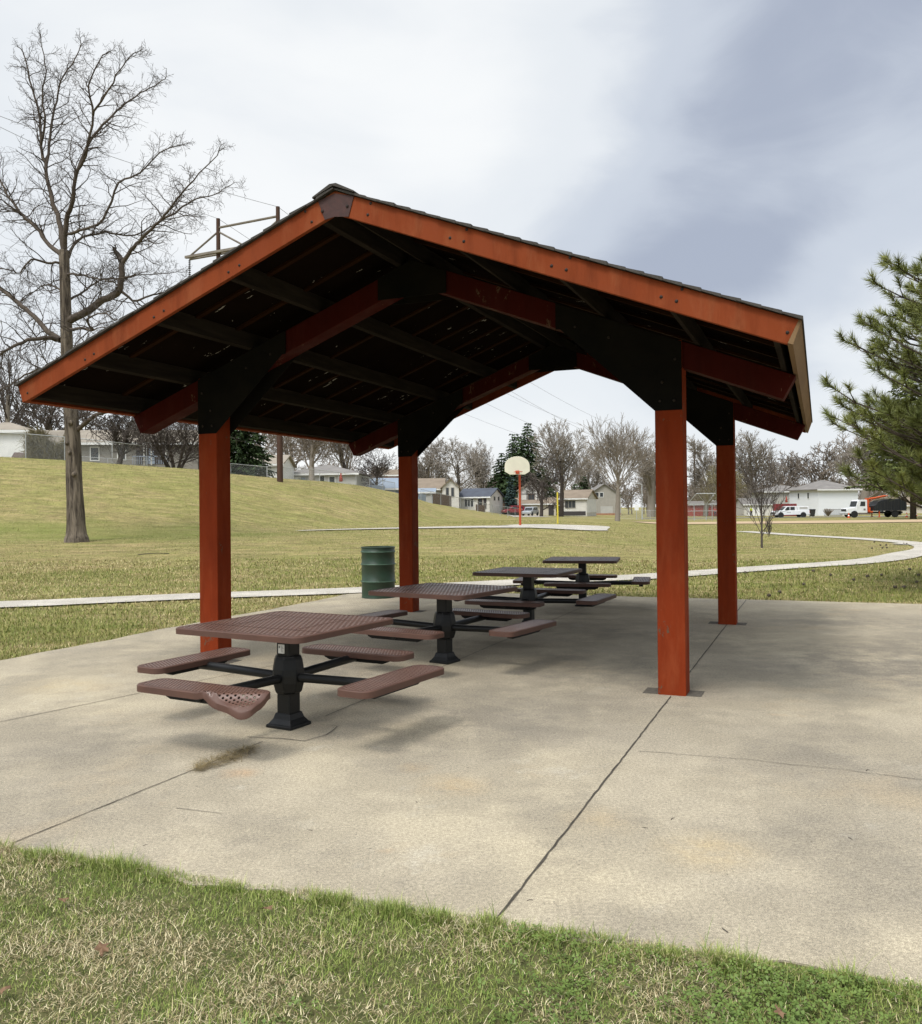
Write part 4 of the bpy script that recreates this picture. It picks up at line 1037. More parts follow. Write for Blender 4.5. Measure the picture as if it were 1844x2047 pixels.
# ---- near pine, at the right edge: bottlebrush tips of long needles
def near_pine():
    D = 15.6; b = GD(2090, D); rg = random.Random(91)
    t = thing('pine_tree', 'near long needled pine reaching in from the right edge', 'tree', b, 0, 'evergreens')
    H = 7.9; wood = MB(); br_ = MB()
    wood.tube([(0, 0, -0.3), (0, 0, 3), (0.05, 0, 6), (0, 0, H)], [0.22, 0.17, 0.10, 0.02], 10); 
    tips = []
    def rad_at(z): return float(np.interp(z, [0.8, 1.6, 2.6, 4.0, 4.8, 5.6, 6.2, 7.0, H], [2.7, 3.3, 3.55, 3.6, 3.25, 2.85, 2.3, 1.3, 0.1]))
    z = 1.0
    while z < H - 0.3:
        for i in range(16):
            a = rg.uniform(0, 6.283); zr = z + rg.uniform(-.2, .2); L = rad_at(zr + 0.8) * rg.uniform(0.66, 1.0)
            # favour the side that is seen
            dx, dy = math.cos(a), math.sin(a)
            pts = []; n_ = 7
            for j in range(n_ + 1):
                s_ = j / n_; rr = L * s_
                pts.append(Vector((dx * rr + rg.gauss(0, .03), dy * rr + rg.gauss(0, .03), zr - 0.02 * rr + 0.30 * rr * s_ + 0.10 * s_ * s_)))
            br_.tube(pts, [0.030 * (1 - j / n_) + 0.009 for j in range(n_ + 1)], 5, cap=False)
            tips.append((pts[-1], (pts[-1] - pts[-2]).normalized()))
            for j in range(2, n_ + 1):
                for sgn in (-1, 1):
                    if rg.random() < 0.12: continue
                    s_ = j / n_; sl = (0.25 + 0.95 * (1 - s_)) * rg.uniform(.6, 1.15)
                    d = Vector((dx * 0.75 - sgn * dy * rg.uniform(.5, 1), dy * 0.75 + sgn * dx * rg.uniform(.5, 1), rg.uniform(0.25, 0.95))).normalized()
                    p0 = pts[j]; p1 = p0 + d * sl * 0.6; p2 = p1 + (d + Vector((0, 0, 0.55))).normalized() * sl * 0.5
                    br_.tube([p0, p1, p2], [0.013, 0.010, 0.008], 4, cap=False)
                    tips.append((p2, (p2 - p1).normalized()))
                    if sl > 0.55:
                        for s2 in (-1, 1):
                            d2 = (d + Vector((-s2 * d.y, s2 * d.x, rg.uniform(.1, .5))) * 0.9).normalized(); q = p0.lerp(p1, rg.uniform(.4, .95)); q2 = q + d2 * rg.uniform(.22, .42)
                            br_.tube([q, q2], [0.009, 0.007], 3, cap=False); tips.append((q2, d2))
        z += 0.30
    wood.build('trunk', M['limb'], t, smooth=180); br_.build('boughs', M['limb'], t)
    # only the crown's seen half carries full needles; the far half is thinner
    P_, Dv, Ln = [], [], []
    for p, d in tips:
        wp = p + b
        near = 1.0 if (wp.x < b.x + 0.8) else 0.35
        k = int(76 * near)
        o1 = d.orthogonal().normalized(); o2 = d.cross(o1)
        for i in range(k):
            s_ = rg.random(); base = p - d * 0.17 * (1 - s_)
            a = rg.uniform(0, 6.283); th = R(rg.uniform(28, 82)) * (1.1 - 0.55 * s_)
            dv = (d * math.cos(th) + (o1 * math.cos(a) + o2 * math.sin(a)) * math.sin(th) + Vector((0, 0, -0.06))).normalized()
            P_.append(base); Dv.append(dv); Ln.append(rg.uniform(.14, .22))
    P_ = np.array(P_); Dv = np.array(Dv); Ln = np.array(Ln); n_ = len(P_)
    sd_ = np.cross(Dv, nrg.normal(0, 1, (n_, 3))); sd_ /= np.linalg.norm(sd_, axis=1)[:, None] + 1e-9
    w = 0.0060
    V_ = np.stack([P_ - sd_ * w, P_ + sd_ * w, P_ + Dv * Ln[:, None]], 1).reshape(-1, 3)
    o = np_mesh('needles', V_, np.arange(n_ * 3).reshape(-1, 3), M['needle'], False); o.parent = t
near_pine()
# ------------------------------------------------------------------ houses
M['glass'] = plain('window_glass', (0.03, 0.035, 0.04), (0.05, 0.055, 0.06), 0.8, 0.15, 0, 0.6)
M['white'] = const('white_paint', (0.74, 0.74, 0.72)); M['offwhite'] = const('off_white_siding', (0.60, 0.58, 0.53)); M['trim'] = const('white_trim', (0.70, 0.70, 0.68))
M['cream'] = const('cream_siding', (0.55, 0.50, 0.42)); M['taupe'] = const('taupe_siding', (0.33, 0.31, 0.27)); M['greywall'] = const('grey_siding', (0.22, 0.205, 0.18))
M['lightgrey'] = const('light_grey_siding', (0.42, 0.41, 0.38)); M['bluegrey'] = const('blue_grey_paint', (0.26, 0.30, 0.36)); M['darkdoor'] = const('dark_door', (0.05, 0.045, 0.045))
M['roofgrey'] = plain('grey_shingles', (0.22, 0.205, 0.19), (0.165, 0.155, 0.145), 0.9, 0.95, 0, 0.1); M['roofbrown'] = plain('brown_shingles', (0.235, 0.19, 0.145), (0.18, 0.145, 0.11), 0.9, 0.95, 0, 0.1)
M['roofdark'] = plain('slate_blue_shingles', (0.085, 0.095, 0.115), (0.065, 0.07, 0.085), 0.9, 0.95, 0, 0.1); M['rooftan'] = plain('tan_shingles', (0.30, 0.265, 0.215), (0.24, 0.21, 0.17), 0.9, 0.95, 0, 0.1)
M['roofblue'] = plain('blue_grey_metal_roof', (0.24, 0.28, 0.33), (0.20, 0.235, 0.28), 0.5, 0.6, 0, 0.2)
M['brick'] = plain('orange_brick', (0.36, 0.19, 0.11), (0.27, 0.14, 0.085), 3, 0.9); M['brownwood'] = plain('brown_fence_boards', (0.16, 0.105, 0.075), (0.10, 0.07, 0.052), 2.5, 0.9, 0, 0.1, 0, 40, (6, 6, .3))
M['galv'] = const('galvanised_steel', (0.42, 0.43, 0.43), 0.5, 0.4); M['redwood'] = plain('dark_red_boards', (0.20, 0.022, 0.026), (0.14, 0.018, 0.02), 1.2, 0.7); M['barnred'] = const('red_paint', (0.34, 0.06, 0.04))
def siding(name, c, pitch=0.2, dark=0.72):
    t = NT(name); z = t.node('ShaderNodeSeparateXYZ'); t.link(t.tc(), z.inputs[0])
    f = t.math('FRACT', t.math('DIVIDE', z.outputs[2], pitch))
    a = t.mix(t.math('LESS_THAN', f, 0.16), c, tuple(x * dark for x in c)); t.color(a); t.set(0.7, 0, 0.25); return t.mat
M['whitelap'] = siding('white_lap_siding', (0.68, 0.70, 0.72), 0.24, 0.82)
def house(name, label, loc, w, dp_, wh, rise, rz=0.0, roof='side', wall='white', rf='roofgrey', over=0.4, cat='house', group='houses round the park', sink=2.0, trim='trim'):
    """box with a roof. side: ridge along x; front: ridge along y; hip: hipped. Front is -y at y=0."""
    t = thing(name, label, cat, loc, rz, group); b = MB(); x = w / 2
    if roof == 'front': b.prism([(-x, -sink), (x, -sink), (x, wh), (0, wh + rise), (-x, wh)], 'y', 0, dp_)
    elif roof == 'side': b.prism([(0, -sink), (dp_, -sink), (dp_, wh), (dp_ / 2, wh + rise), (0, wh)], 'x', -x, x)
    else: b.box(-x, x, 0, dp_, -sink, wh)
    b.build('wall', M[wall], t)
    r = MB(); th = 0.16; o = over
    if roof == 'front':
        s_ = rise / x
        for q in (-1, 1): r.prism([(0, wh + rise + 0.005), (q * (x + o), wh - s_ * o + 0.005), (q * (x + o), wh - s_ * o + th), (0, wh + rise + th)], 'y', -o, dp_ + o)
    elif roof == 'side':
        s_ = rise / (dp_ / 2)
        for q in (-1, 1):
            c = dp_ / 2
            r.prism([(c, wh + rise + 0.005), (c + q * (c + o), wh - s_ * o + 0.005), (c + q * (c + o), wh - s_ * o + th), (c, wh + rise + th)], 'x', -x - o, x + o)
    else:
        hx = max(x - dp_ / 2, 0.3); e = wh - 0.03
        vs = [(-x - o, -o, e), (x + o, -o, e), (x + o, dp_ + o, e), (-x - o, dp_ + o, e), (-x - o, -o, e + th), (x + o, -o, e + th), (x + o, dp_ + o, e + th), (-x - o, dp_ + o, e + th), (-hx, dp_ / 2, wh + rise), (hx, dp_ / 2, wh + rise)]
        r.add(vs, [(0, 1, 2, 3), (0, 1, 5, 4), (1, 2, 6, 5), (2, 3, 7, 6), (3, 0, 4, 7), (4, 5, 9, 8), (5, 6, 9), (6, 7, 8, 9), (7, 4, 8)])
    r.build('roof', M[rf], t)
    if roof != 'front':
        f_ = MB(); sl = rise / (dp_ / 2) * o if roof == 'side' else 0.03
        f_.box(-x - o, x + o, -o - 0.03, -o - 0.003, wh - sl - 0.10, wh - sl + 0.13); f_.build('gutter', M[trim], t)
    return t
def window(t, x, z, w, h, y=0.0, mull=1, trim='trim', glass='glass', side=None, nm='window'):
    """window on the front wall (or on the side wall x=side)"""
    fr, gl = MB(), MB(); tw = 0.09
    def bx(m_, a, b, c, d, p0, p1):
        if side is None: m_.box(a, b, y - p1, y - p0, c, d)
        else:
            sg = 1 if side > 0 else -1; m_.box(min(side + sg * p0, side + sg * p1), max(side + sg * p0, side + sg * p1), a, b, c, d)
    bx(fr, x - w / 2 - tw, x + w / 2 + tw, z - h / 2 - tw, z - h / 2, 0.003, 0.06); bx(fr, x - w / 2 - tw, x + w / 2 + tw, z + h / 2, z + h / 2 + tw, 0.003, 0.06)
    bx(fr, x - w / 2 - tw, x - w / 2, z - h / 2, z + h / 2, 0.003, 0.06); bx(fr, x + w / 2, x + w / 2 + tw, z - h / 2, z + h / 2, 0.003, 0.06)
    for i in range(1, mull + 1):
        xx = x - w / 2 + w * i / (mull + 1)
        if mull: bx(fr, xx - 0.03, xx + 0.03, z - h / 2, z + h / 2, 0.003, 0.05)
    f = fr.build(nm, M[trim], t); bx(gl, x - w / 2, x + w / 2, z - h / 2, z + h / 2, 0.004, 0.02); gl.build('pane', M[glass], f); return f
def panel_part(t, nm, x, z0, w, h, mat, y=0.0, th=0.05, side=None):
    m_ = MB()
    if side is None: m_.box(x - w / 2, x + w / 2, y - th, y - 0.003, z0, z0 + h)
    else:
        sg = 1 if side > 0 else -1; m_.box(min(side + sg * .003, side + sg * th), max(side + sg * .003, side + sg * th), x - w / 2, x + w / 2, z0, z0 + h)
    return m_.build(nm, M[mat], t)
def HP(x0, x1, yb, d):
    """house place: centre column, base row, width in metres"""
    px = (x0 + x1) / 2; p = at(px, yb, d); return Vector((p.x, d, p.z)), (x1 - x0) * pxm(d)
def hz(px, y, d, base): return at(px, y, d).z - base.z

# white shed, far left
b, w = HP(-70, 52, 914, 74); t = house('white_shed', 'white garage shed behind the chain link fence at the left edge', b, w, 5, hz(0, 862, 74, b), 1.0, 0.12, 'hip', 'white', 'rooftan', 0.3, 'shed')
panel_part(t, 'corner_board', w / 2 - 0.12, 0, 0.16, 2.1, 'cream')
# grey ranch house on the hill
b, w = HP(70, 392, 936, 88); wh = hz(250, 884, 88, b); t = house('ranch_house', 'low grey brown house with a porch on the hilltop at left', b, w, 8, wh, hz(200, 856, 88, b) - wh, 0.10, 'side', 'greywall', 'rooftan', 0.5)
def hx_(px, b_, d): return at(px, 900, d).x - b_.x
window(t, hx_(191, b, 88), wh - 1.15, 0.75, 1.25, mull=0); window(t, hx_(243, b, 88), wh - 1.1, 0.7, 1.25, mull=0)
panel_part(t, 'porch_recess', hx_(300, b, 88), wh - 2.2, 2.9, 2.1, 'darkdoor'); panel_part(t, 'door', hx_(301, b, 88), wh - 2.2, 0.5, 1.7, 'bluegrey', -0.02, 0.10)
pr = MB()
for i in range(17):
    xx = hx_(272, b, 88) + i * 0.21
    pr.box(xx, xx + 0.05, -1.6, -1.55, wh - 2.3, wh - 1.55)
pr.box(hx_(272, b, 88), hx_(272, b, 88) + 3.5, -1.62, -1.53, wh - 1.55, wh - 1.47); pr.build('porch_railing', M['bluegrey'], t)
for px in (294, 308, 336): 
    q = MB(); q.box(hx_(px, b, 88) - .06, hx_(px, b, 88) + .06, -1.6, -1.48, wh - 2.4, wh - 0.05); q.build('porch_post', M['lightgrey'], t)
# small house right of the porch tree
b, w = HP(375, 440, 940, 96); t = house('small_house', 'pale garage with flat eave half hidden by the front left post', b, w, 6, hz(410, 888, 96, b), 0.8, 0, 'side', 'lightgrey', 'rooftan', 0.5, 'garage')
# white hilltop house
b, w = HP(458, 562, 957, 106); wh = hz(500, 928, 106, b); t = house('white_house', 'white house behind the dark spruce on the hilltop', b, w, 8, wh, 1.2, 0, 'side', 'white', 'rooftan', 0.4)
for px in (478, 508, 531): window(t, hx_(px, b, 106), wh - 0.75, 0.5 if px != 508 else 0.6, 0.9, mull=0, trim='lightgrey')
# grey roofed hilltop house
b, w = HP(566, 714, 970, 114); wh = hz(640, 948, 114, b); t = house('hilltop_house', 'long low house with grey hip roof on the hilltop', b, w, 9, wh, hz(600, 926, 114, b) - wh, -0.08, 'hip', 'lightgrey', 'roofgrey', 0.4)
window(t, hx_(644, b, 114), wh - 0.75, 0.6, 1.0, mull=0); window(t, hx_(664, b, 114), wh - 0.75, 0.7, 0.8, mull=0, trim='white'); panel_part(t, 'garage_door', hx_(584, b, 114), -0.5, 2.2, wh + 0.2, 'white'); panel_part(t, 'door', hx_(603, b, 114), -0.3, 0.9, wh - 0.1, 'bluegrey')
# blue grey low roof by the crest and the brick chimney house
b, w = HP(735, 806, 990, 122); t = house('low_shed', 'low building with pale blue grey roof just over the hill crest', b, w, 6, hz(770, 976, 122, b), hz(770, 956, 122, b) - hz(770, 976, 122, b), 0, 'side', 'bluegrey', 'roofblue', 0.3, 'shed')
b, w = HP(768, 806, 980, 140); t = house('brick_house', 'orange brick house end beside the rear left post', b, w, 6, hz(790, 950, 140, b), 0.9, 0, 'side', 'brick', 'roofbrown', 0.2)
# tan house with front gable
b, w = HP(832, 886, 1004, 154); wh = hz(860, 977, 154, b); t = house('tan_house', 'cream house with brown hip roof and a tall front gable', b, w, 9, wh, hz(860, 956, 154, b) - wh, 0, 'side', 'taupe', 'roofbrown', 0.4)
gb = MB(); x0, x1 = hx_(884, b, 154), hx_(917, b, 154); zg = hz(900, 974, 154, b); gz = hz(900, 959, 154, b); xm = (x0 + x1) / 2
gb.prism([(x0, -2), (x1, -2), (x1, zg), (xm, gz), (x0, zg)], 'y', -1.5, 6); gb.build('gable_wing', M['offwhite'], t)
gr = MB()
for q in (-1, 1): gr.prism([(xm, gz + .01), (xm + q * (x1 - xm + .35), zg - .33), (xm + q * (x1 - xm + .35), zg - .17), (xm, gz + .17)], 'y', -1.9, 6)
gr.build('gable_roof', M['roofbrown'], t)
window(t, xm - 0.55, zg - 0.9, 0.45, 1.5, y=-1.5, mull=0, trim='taupe'); window(t, xm + 0.35, zg - 0.9, 0.45, 1.5, y=-1.5, mull=0, trim='taupe')
b, w = HP(834, 868, 1000, 130); t = house('blue_garage', 'small pale blue garage with white eave in front of the cream house', b, w, 4, hz(850, 984, 130, b), 0.5, 0, 'side', 'bluegrey', 'roofblue', 0.3, 'garage'); panel_part(t, 'garage_door', 0.3, -0.5, 1.4, 1.5, 'lightgrey')
# grey house with slate roof
b, w = HP(915, 980, 1018, 158); wh = hz(950, 993, 158, b); t = house('slate_roof_house', 'pale house with slate blue roof and picture window', b, w * 1.05, 6.5, wh, hz(950, 977, 158, b) - wh, -0.42, 'side', 'offwhite', 'roofdark', 0.35)
window(t, -0.9, wh - 1.1, 1.7, 1.35, mull=2); window(t, 1.3, wh - 1.15, 0.7, 1.5, mull=0, trim='brownwood'); panel_part(t, 'door', 2.2, wh - 2.2, 0.6, 2.0, 'darkdoor')
for yy in (2.4, 4.4): window(t, yy, wh - 0.35, 0.6, 0.6, mull=0, side=w * 1.05 / 2, trim='taupe')
# tudor house with garage
b, w = HP(1036, 1112, 1031, 166); wh = hz(1070, 1007, 166, b); t = house('tudor_house', 'two storey cream house with dark timbering and a wide garage door', b, w, 7, wh, hz(1070, 996, 166, b) - wh, 0, 'side', 'cream', 'roofbrown', 0.4)
x0, x1 = hx_(1041, b, 166), hx_(1090, b, 166); z1 = hz(1060, 978, 166, b); z2 = hz(1060, 962, 166, b); xm = (x0 + x1) / 2
q = MB(); q.prism([(x0, 0), (x1, 0), (x1, z1), (xm, z2), (x0, z1)], 'y', 2.2, 9); q.build('upper_storey', M['offwhite'], t)
q = MB()
for s_ in (-1, 1): q.prism([(xm, z2 + .01), (xm + s_ * (x1 - xm + .35), z1 - .28), (xm + s_ * (x1 - xm + .35), z1 - .1), (xm, z2 + .18)], 'y', 1.8, 9)
q.build('upper_roof', M['roofbrown'], t)
q = MB()
for xx in (x0 + .1, x0 + 1.3, xm, x1 - 1.3, x1 - .1): q.box(xx - .07, xx + .07, 2.13, 2.197, wh, z1 - 0.05)
q.box(x0, x1, 2.14, 2.196, z1 - 0.9, z1 - 0.78); q.build('timbering', M['darkdoor'], t)
window(t, xm - 0.2, z1 - 1.5, 1.1, 1.1, y=2.12, mull=1, trim='brownwood')
panel_part(t, 'garage_door', hx_(1064, b, 166), 0, (1083 - 1045) * pxm(166), 1.95, 'cream', 0, 0.04); panel_part(t, 'door', hx_(1101, b, 166), 0, 1.0, 2.0, 'darkdoor')
# ranch with white gable end
b, w = HP(1122, 1172, 1026, 160); wh = hz(1150, 996, 160, b); t = house('gable_house', 'cream ranch house with brown roof and white gable end beside the vase shaped tree', b, w * 1.08, 7, wh, hz(1150, 980, 160, b) - wh, -0.40, 'side', 'offwhite', 'roofbrown', 0.35)
window(t, -0.6, wh - 1.1, 1.9, 1.25, mull=2, trim='taupe'); panel_part(t, 'foundation', 0, -0.4, w, 0.75, 'darkdoor'); panel_part(t, 'gable_siding', 3.5, 0.1, 6.6, wh - 0.3, 'white', 0, 0.05, w * 1.08 / 2)
b, w = HP(1176, 1242, 1027, 190); wh = hz(1200, 990, 190, b); t = house('taupe_house', 'taupe two storey house with twin upper windows behind the vase shaped tree', b, w, 8, wh, hz(1208, 968, 190, b) - wh, 0, 'front', 'taupe', 'roofgrey', 0.4)
window(t, hx_(1193, b, 190), wh + 0.1, 0.7, 0.9, mull=0); window(t, hx_(1202, b, 190), wh + 0.1, 0.7, 0.9, mull=0); panel_part(t, 'garage_door', hx_(1212, b, 190), 0.1, 2.6, 1.5, 'lightgrey'); panel_part(t, 'brick_base', 0, -0.6, w, 0.7, 'brick', 0, 0.10)
# right hand houses
b, w = HP(1488, 1548, 1031, 168); t = house('white_garage', 'low white garage with grey roof left of the pickup truck', b, w, 6, hz(1515, 1008, 168, b), 1.1, 0, 'side', 'offwhite', 'roofgrey', 0.3, 'garage'); panel_part(t, 'garage_door', -1.0, 0, 2.3, 1.7, 'white')
b, w = HP(1530, 1630, 1031, 182); wh = hz(1580, 983, 182, b); t = house('hip_roof_house', 'two storey off white house with pale grey hip roof, behind the red boards', b, w, 9, wh, hz(1580, 969, 182, b) - wh, 0, 'hip', 'lightgrey', 'roofgrey', 0.5)
q = MB(); q.prism([(hx_(1588, b, 182), hz(1600, 1000, 182, b)), (hx_(1618, b, 182), hz(1600, 1000, 182, b)), (hx_(1614, b, 182), hz(1600, 986, 182, b))], 'y', -2.5, -0.01); q.build('porch_roof', M['roofgrey'], t)
q = MB(); q.box(hx_(1590, b, 182), hx_(1617, b, 182), -2.2, -0.01, 0, hz(1600, 1000, 182, b)); q.build('porch', M['white'], t); panel_part(t, 'door', hx_(1601, b, 182), 0.2, 0.9, 2.1, 'darkdoor', -2.2)
b, w = HP(1632, 1722, 1031, 160); wh = hz(1675, 979, 160, b); t = house('white_sided_house', 'tall white sided house with grey hip roof behind the two trucks', b, w, 9, wh, hz(1675, 958, 160, b) - wh, 0.22, 'hip', 'whitelap', 'roofgrey', 0.55)
for yy in (3.0, 6.0): window(t, yy, wh - 1.0, 0.5, 1.0, mull=0, side=-w / 2)
b, w = HP(1728, 1880, 1033, 186); t = house('tan_brick_house', 'low tan house behind the dark bed of the grapple truck', b, w, 8, hz(1800, 1010, 186, b), 1.6, 0, 'side', 'cream', 'roofbrown', 0.4); window(t, -4.5, 1.4, 1.2, 1.0); panel_part(t, 'door', -2.5, 0, 1.0, 2.0, 'darkdoor')
# red boards / dugouts
b, w = HP(1378, 1440, 1026, 172); t = house('red_shed', 'long low red building seen through the ball field backstop', b, w, 4, hz(1410, 1008, 172, b), 0.5, 0, 'side', 'barnred', 'roofgrey', 0.3, 'shed')
d_ = 158; b, w = HP(1546, 1594, 1032, d_); fz = hz(1570, 1007, d_, b); q = MB()
for i in range(16): q.box(-w / 2 + i * w / 16, -w / 2 + (i + 0.88) * w / 16, 0, 0.06, -0.3, fz)
for z_ in (0.5, fz - 0.35): q.box(-w / 2, w / 2, 0.06, 0.14, z_, z_ + 0.12)
o = q.build('board_fence', M['redwood'], loc=b); tag(o, 'dark red board fence behind the white pickup truck', 'fence')
def closed_umbrella(label, px, yb, ytop, d):
    b = at(px, yb, d); h = (yb - ytop) * pxm(d); u = thing('closed_parasol', label, 'parasol', b)
    q = MB(); q.lathe([(0.03, 0), (0.03, h * 0.98), (0, h)], 8); q.build('pole', M['white'], u)
    q = MB(); q.lathe([(0.16, h * 0.22), (0.24, h * 0.28), (0.15, h * 0.6), (0.05, h * 0.95), (0, h * 0.96)], 10); q.build('canopy', M['barnred'], u, smooth=60)
closed_umbrella('closed red parasol standing above the red board fence', 1573, 1008, 991, 159)
closed_umbrella('closed red parasol in front of the long hilltop house', 682, 968, 944, 100)

# ------------------------------------------------------------------ fences
def chain_mat():
    t = NT('chain_link'); s_ = t.node('ShaderNodeSeparateXYZ'); t.link(t.tc(), s_.inputs[0]); x, z = s_.outputs[0], s_.outputs[2]
    p = 0.085
    a = t.math('ABSOLUTE', t.math('SUBTRACT', t.math('FRACT', t.math('DIVIDE', t.math('ADD', x, z), p)), 0.5))
    b = t.math('ABSOLUTE', t.math('SUBTRACT', t.math('FRACT', t.math('DIVIDE', t.math('SUBTRACT', x, z), p)), 0.5))
    t.alpha(t.math('LESS_THAN', t.math('MINIMUM', a, b), 0.045)); t.color((0.34, 0.35, 0.35)); t.set(0.5, 0.4); return t.mat
M['chain'] = chain_mat()
def chain_fence(name, label, pts, h=1.15, step=3.0, rail=0.025, top=None, zoff=0.0):
    """pts: world points along the foot; each run between points is straight"""
    o0 = pts[0]; t = thing(name, label, 'fence', o0, 0, 'chain link fences')
    for a, b in zip(pts[:-1], pts[1:]):
        L = (Vector((b.x, b.y)) - Vector((a.x, a.y))).length; k = max(1, round(L / step)); prev = None
        for i in range(k + 1):
            p = a.lerp(b, i / k)
            if i < k or b is pts[-1]:
                q = MB(); q.tube([p - o0 + Vector((0, 0, -0.3)), p - o0 + Vector((0, 0, h + 0.03))], rail * 1.15, 6); q.build('post', M['galv'], t, smooth=60)
        q = MB(); q.tube([a - o0 + Vector((0, 0, h)), b - o0 + Vector((0, 0, h))], rail, 6); q.build('top_rail', M['galv'], t, smooth=60)
        m_ = MB(); ang = math.atan2(b.y - a.y, b.x - a.x); dz = b.z - a.z
        m_.add([(0, 0, 0.02), (L, 0, 0.02 + dz), (L, 0, h + dz), (0, 0, h)], [(0, 1, 2, 3)])
        w_ = m_.build('wire_mesh', M['chain'], t); w_.location = a - o0; w_.rotation_euler = (0, 0, ang)
    return t
def GP(px, d, dz=0.0): v = GD(px, d); v.z += dz; return v
chain_fence('chain_link_fence', 'chain link fence running along the hill crest at the left edge', [GP(-80, 63.5), GP(52, 64), GP(130, 65), GP(225, 66.5), GP(294, 69)], 1.9, 4.0, 0.03)
chain_fence('chain_link_fence', 'lower chain link fence in front of the grey house wall', [GP(56, 74), GP(130, 74.5), GP(216, 75), GP(295, 76)], 1.15, 3.4, 0.025)
chain_fence('chain_link_fence', 'chain link fence in front of the white hilltop house', [GP(400, 72), GP(462, 73), GP(535, 75)], 1.15, 2.6)
chain_fence('chain_link_fence', 'chain link fence along the crest before the long grey roofed house', [GP(534, 77), GP(640, 80), GP(712, 86), GP(790, 94)], 1.3, 2.8)
chain_fence('chain_link_fence', 'chain link fence running downhill past the cream and slate roofed houses', [GP(842, 91), GP(900, 98), GP(940, 103), GP(984, 110), GP(1044, 119)], 1.2, 2.6)
chain_fence('chain_link_fence', 'chain link fence far behind the vase shaped tree', [GP(1240, 128), GP(1300, 128), GP(1345, 130)], 1.3, 3)
def board_fence(label, p, q, h, mat='brownwood', name='board_fence'):
    L = (Vector((q.x, q.y)) - Vector((p.x, p.y))).length; n_ = max(3, int(L / 0.16)); m_ = MB(); rg = random.Random(int(L * 100))
    for i in range(n_):
        x = L * i / n_; z = (q.z - p.z) * i / n_; m_.box(x, x + L / n_ * 0.93, 0, 0.03, z - 0.4, z + h + rg.uniform(-.03, .03))
    for zz in (0.3, h - 0.3): m_.add([(0, .03, zz), (L, .03, zz + q.z - p.z), (L, .08, zz + q.z - p.z), (0, .08, zz)], [(0, 1, 2, 3)])
    o = m_.build(name, M[mat], loc=p); o.rotation_euler = (0, 0, math.atan2(q.y - p.y, q.x - p.x)); return tag(o, label, 'fence', 'board fences')
board_fence('brown board fence in front of the cream gabled house', at(866, 1006, 120), at(903, 1010, 126), 1.35)
board_fence('short brown board fence before the slate roofed house', at(952, 1023, 132), at(971, 1025, 134), 1.1)
board_fence('grey weathered boards beside the pale blue garage', at(838, 1001, 110), at(852, 1003, 111), 0.9, 'bluegrey')
board_fence('brown board fence between the slate roofed house and the spruce', at(1000, 1017, 170), at(1038, 1019, 172), 1.4)
board_fence('pale blue slatted fence on the crest left of the rear left post', at(744, 984, 108), at(770, 986, 110), 0.9, 'bluegrey')

# ------------------------------------------------------------------ wooden H-frame power structures and wires
M['pole'] = plain('brown_pole_wood', (0.085, 0.050, 0.036), (0.055, 0.034, 0.026), 3, 0.9, 0, 0.1, 0, 40, (4, 4, .2)); M['polegrey'] = plain('grey_crossarm_wood', (0.20, 0.175, 0.14), (0.14, 0.12, 0.10), 2, 0.9); M['wire'] = plain('grey_wire', (0.20, 0.20, 0.21), None, 1, 0.6)
def hframe(label, p1, p2, H, arm_z, arm_len, r=0.2):
    t = thing('power_pole_frame', label, 'power pole', p1, 0, 'wooden H frame power structures'); d = (p2 - p1); d.z = 0; u = d.normalized(); L = d.length
    for k, o in enumerate((Vector((0, 0, 0)), p2 - p1)):
        q = MB(); q.tube([Vector((o.x, o.y, -2.0 + o.z)), Vector((o.x, o.y, H * 0.5)), Vector((o.x, o.y, H))], [r * 1.1, r * 0.95, r * 0.7], 10); q.build('pole', M['pole'], t, smooth=60)
    def P(s_, z): return Vector((u.x * s_, u.y * s_, z))
    q = MB(); n_ = Vector((-u.y, u.x, 0)) * 0.24
    for sg in (-1, 1): q.tube([P(-arm_len, arm_z) + n_ * sg, P(L + arm_len, arm_z) + n_ * sg], 0.13, 4)
    q.build('crossarm', M['polegrey'], t)
    q = MB(); q.tube([P(0, H - 0.7), P(L, H - 0.7)], 0.09, 6)
    for a, b in ((P(0, H - 1.0), P(-arm_len, arm_z)), (P(L, H - 1.0), P(L + arm_len, arm_z)), (P(0, H - 1.0), P(L * 0.5, arm_z)), (P(L, H - 1.0), P(L * 0.5, arm_z)), (P(0, arm_z - 1.5), P(L, arm_z - 7)), (P(L, arm_z - 1.5), P(0, arm_z - 7))): q.tube([a, b], 0.075, 6)
    q.build('brace', M['polegrey'], t)
    ends = []
    for s_ in (-arm_len + 0.2, L / 2, L + arm_len - 0.2):
        q = MB(); pr_ = [(0.02, 0)]
        for i in range(9): pr_ += [(0.03, -0.15 * i - 0.05), (0.12, -0.15 * i - 0.10), (0.03, -0.15 * i - 0.15)]
        q.lathe(pr_, 8, P(s_, arm_z - 0.15)); q.build('insulator', M['darkdoor'], t); ends.append(p1 + P(s_, arm_z - 1.6))
    ends += [p1 + P(0, H), p1 + P(L, H)]
    return ends
pA = at(440, 945, 67); pB = at(560, 955, 64.5); HH = at(420, 437, 67).z - pA.z
e1 = hframe('near wooden H frame power structure rising behind the left roof slope', pA, pB, HH, at(424, 505, 67).z - pA.z, 3.1, 0.21)
qA = at(1345, 1020, 235); qB = at(1390, 1020, 240); e2 = hframe('distant H frame power structure between the right posts', qA, qB, at(1390, 880, 240).z - qA.z, at(1390, 898, 240).z - qA.z, 3.0, 0.28)
